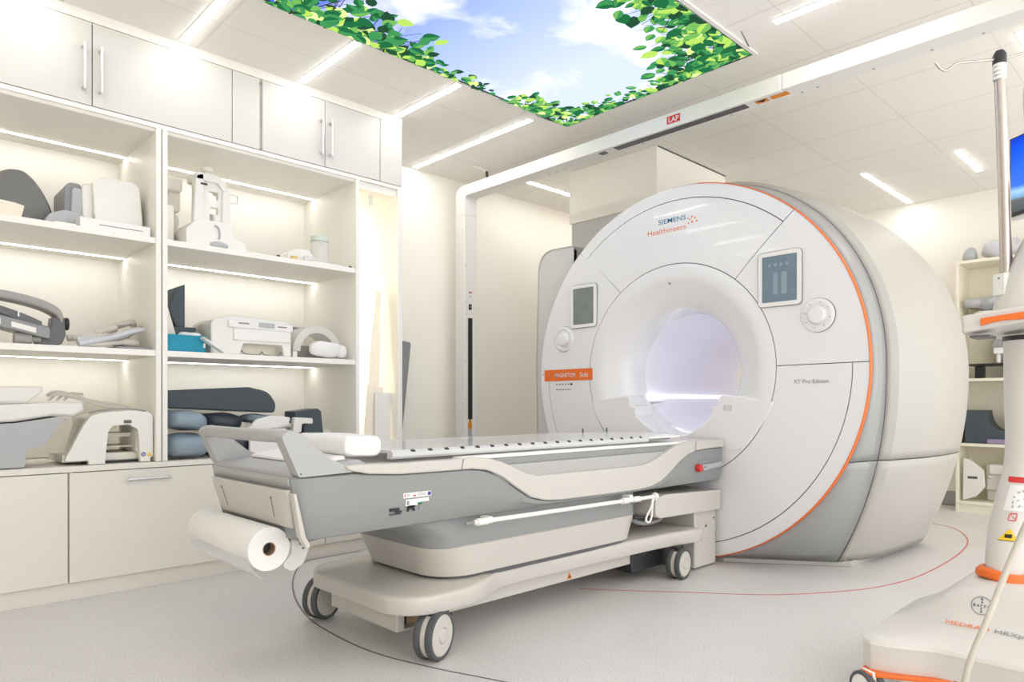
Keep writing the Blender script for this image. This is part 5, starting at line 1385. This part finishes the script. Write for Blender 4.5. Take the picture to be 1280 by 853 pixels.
# labels wrapped on the column
def col_at(z):
    for p, q in zip(P_, P_[1:]):
        if p.z <= z <= q.z:
            t = (z-p.z)/(q.z-p.z); return p+(q-p)*t
    return P_[-1]
def rad_at(z):
    for i in range(len(P_)-1):
        if P_[i].z <= z <= P_[i+1].z: return R2[i]+(R2[i+1]-R2[i])*(z-P_[i].z)/(P_[i+1].z-P_[i].z)
    return R2[-1]
VA = math.radians(190)
def wrap(b, z0, z1, a0, a1, n=10, extra=.0012):
    rows = []
    for i in range(7):
        z = z0+(z1-z0)*i/6; c = col_at(z); r = rad_at(z)+extra
        rows.append([(c.x+r*math.cos(VA+a0+(a1-a0)*j/n), c.y+r*math.sin(VA+a0+(a1-a0)*j/n), z) for j in range(n+1)])
    return b.loft(rows, closed=False)
b = wrap(B('red'), .672, .690, -.75, .75); obj('warning_band', b, ij)
b = wrap(B('paper'), .585, .665, -.55, .45)
b.m('grey'); rnd = random.Random(3)
for k in range(12):
    a = rnd.uniform(-.45, .3); zz = rnd.uniform(.592, .652); wrap(b, zz, zz+rnd.uniform(.003, .010), a, a+rnd.uniform(.03, .14), 3, .0018)
b.m('red'); wrap(b, .553, .556, -.2, .1, 6, .0016); wrap(b, .575, .578, -.2, .1, 6, .0016); wrap(b, .556, .575, -.24, -.20, 2, .0016); wrap(b, .556, .575, .08, .12, 2, .0016)
for k in range(5): wrap(b, .557+.0036*k, .560+.0036*k, .06-.06*k, .10-.06*k, 2, .0016)
obj('sticker', b, ij)
b = B('yellow')
for k in range(10):
    h0, h1 = .492+.0035*k, .4955+.0035*k; wd = .42*(1-k/10)+.02
    wrap(b, h0, h1, -.05-wd, -.05+wd, 6, .0016)
b.m('blk'); wrap(b, .500, .512, -.22, .10, 6, .0022); wrap(b, .490, .492, -.5, .40, 6, .0022)
obj('warning_label', b, ij)
# tray with orange handle strip, sloping head above it
b = B('inj').prism(fillet([(2.44, .565), (2.44, .24), (2.86, .24), (2.86, .54), (2.50, .575)], [.015, .02, .02, .03, .01], 4), 'z', 1.135, 1.185)
b.move(lambda p: Vector((p.x, p.y, p.z+(.565-p.y)*.10-(.010 if p.z < 1.16 else 0)*((p.y-.5)/.3)))); obj('tray', b, ij, bevel=.006)
b = B('orange')
tp = [(2.4375, .515-.018*k) for k in range(16)]
secs = []
for k, (x, y) in enumerate(tp):
    zc = 1.157+(.565-y)*.10; lo_ = .012-.006*abs(math.sin(k*.55))
    secs.append([(x-.006, y, zc-lo_), (x+.004, y, zc-lo_), (x+.004, y, zc+.010), (x-.006, y, zc+.010)])
b.loft(secs); obj('tray_grip', b, ij, bevel=.002)
b = B('dgrey').box(2.47, 2.56, .50, .55, 1.118, 1.126); obj('tray_clip', b, ij)
hp_ = [(2.675, .475, 1.185), (2.675, .468, 1.22), (2.675, .445, 1.29), (2.68, .405, 1.39), (2.69, .36, 1.48), (2.70, .32, 1.54)]
b = B('inj').tube(smooth_path(hp_, 5), .062, 28); obj('injector_head_arm', b, ij)
b = B('white').ball((2.70, .24, 1.58), .10, .16, .09, 28, 14, pw=.7); obj('injector_head', b, ij)
# drip pole
b = B('steel').tube([(2.640, .507, 2.0), (2.652, .497, 1.60), (2.658, .491, 1.27)], [.0165, .0165, .0175], 20); obj('pole', b, ij)
b = B('white')
for k in range(4): b.lathe([(.0165, 0), (.0185, .002), (.0185, .010), (.0165, .012)], (2.640, .507, 1.945+.0135*k), 'z', 24)
obj('pole_collar', b, ij)
b = B('dark').lathe([(.001, .045), (.012, .043), (.019, .03), (.0195, 0), (.001, 0)], (2.640, .507, 1.995), 'z', 24); obj('pole_cap', b, ij)
b = B('steel')
b.tube(smooth_path([(2.640, .507, 2.012), (2.575, .572, 2.005), (2.545, .603, 2.0), (2.530, .616, 1.985), (2.518, .627, 1.977), (2.506, .639, 1.985), (2.497, .648, 2.002)], 5), .0042, 8)
b.tube(smooth_path([(2.640, .507, 2.012), (2.665, .480, 2.02), (2.70, .445, 2.035), (2.74, .41, 2.05), (2.76, .39, 2.045), (2.77, .38, 2.03), (2.78, .37, 2.045)], 5), .0042, 8); obj('bag_hook', b, ij)
b = B('white').obox((2.653, .495, 1.296), (.018, -.014, 0), (.014, .018, 0), (.0, .0, .034)).cyl((2.63, .50, 1.27), .006, .01, 'x', 10); b.tube([(2.652, .497, 1.27), (2.668, .47, 1.25)], .016, 14)
b.m('dgrey').cyl((2.632, .508, 1.315), .003, .004, 'x', 8).cyl((2.632, .500, 1.285), .003, .004, 'x', 8); obj('pole_clamp', b, ij, bevel=.003)
# drip tube on the right hook and the lead across the housing
b = B('hose').tube(smooth_path([(2.775, .378, 2.035), (2.72, .432, 2.02), (2.705, .447, 1.96), (2.70, .452, 1.88), (2.704, .448, 1.815), (2.715, .437, 1.79), (2.735, .417, 1.80), (2.75, .40, 1.88), (2.76, .39, 1.98), (2.774, .38, 2.03)], 5), .005, 8)
single('drip_tube', b, 'looped white tubing hanging from the right hook of the drip pole', 'tube')
pc = [(2.562, 0.336, 0.789), (2.52, 0.404, 0.599), (2.494, 0.443, 0.479), (2.436, 0.471, 0.366), (2.374, 0.489, 0.282), (2.339, 0.509, 0.211), (2.31, 0.523, 0.139), (2.31, 0.53, 0.057), (2.329, 0.533, -0.134), (2.372, 0.533, -0.338)]
pc = [Vector((p[0]*.94, p[1]*.94, .92+(p[2]-.92)*.94)) for p in pc]
b = B('cordm').tube(smooth_path(pc, 6), .0085, 12)
single('power_cord', b, 'cream power lead hanging down in front of the injector base', 'cord')
EXPOSURE = 0.42

# ------------------------------------------------------------------ camera, world, exposure
cam = bpy.data.cameras.new('camera'); co = bpy.data.objects.new('camera', cam); COL.objects.link(co)
cam.sensor_width = 36; cam.lens = 865/1280*36; cam.shift_y = (504-426.5)/1280
co.location = (0, 0, .92)
co.rotation_euler = (PI/2, 0, math.radians(46.04-90))
cam.clip_start = .05
SC.camera = co
w = bpy.data.worlds.new('world'); SC.world = w; w.use_nodes = True
w.node_tree.nodes['Background'].inputs[0].default_value = (1, 1, 1, 1)
w.node_tree.nodes['Background'].inputs[1].default_value = 2.05
vs = SC.view_settings
vs.view_transform = 'Standard'; vs.look = 'None'; vs.gamma = 1; vs.exposure = EXPOSURE; vs.use_curve_mapping = False
cy = SC.cycles
cy.max_bounces = 10; cy.diffuse_bounces = 7; cy.glossy_bounces = 4; cy.transparent_max_bounces = 12; cy.transmission_bounces = 6
cy.use_denoising = True; cy.caustics_reflective = False; cy.caustics_refractive = False
cy.sample_clamp_indirect = 4
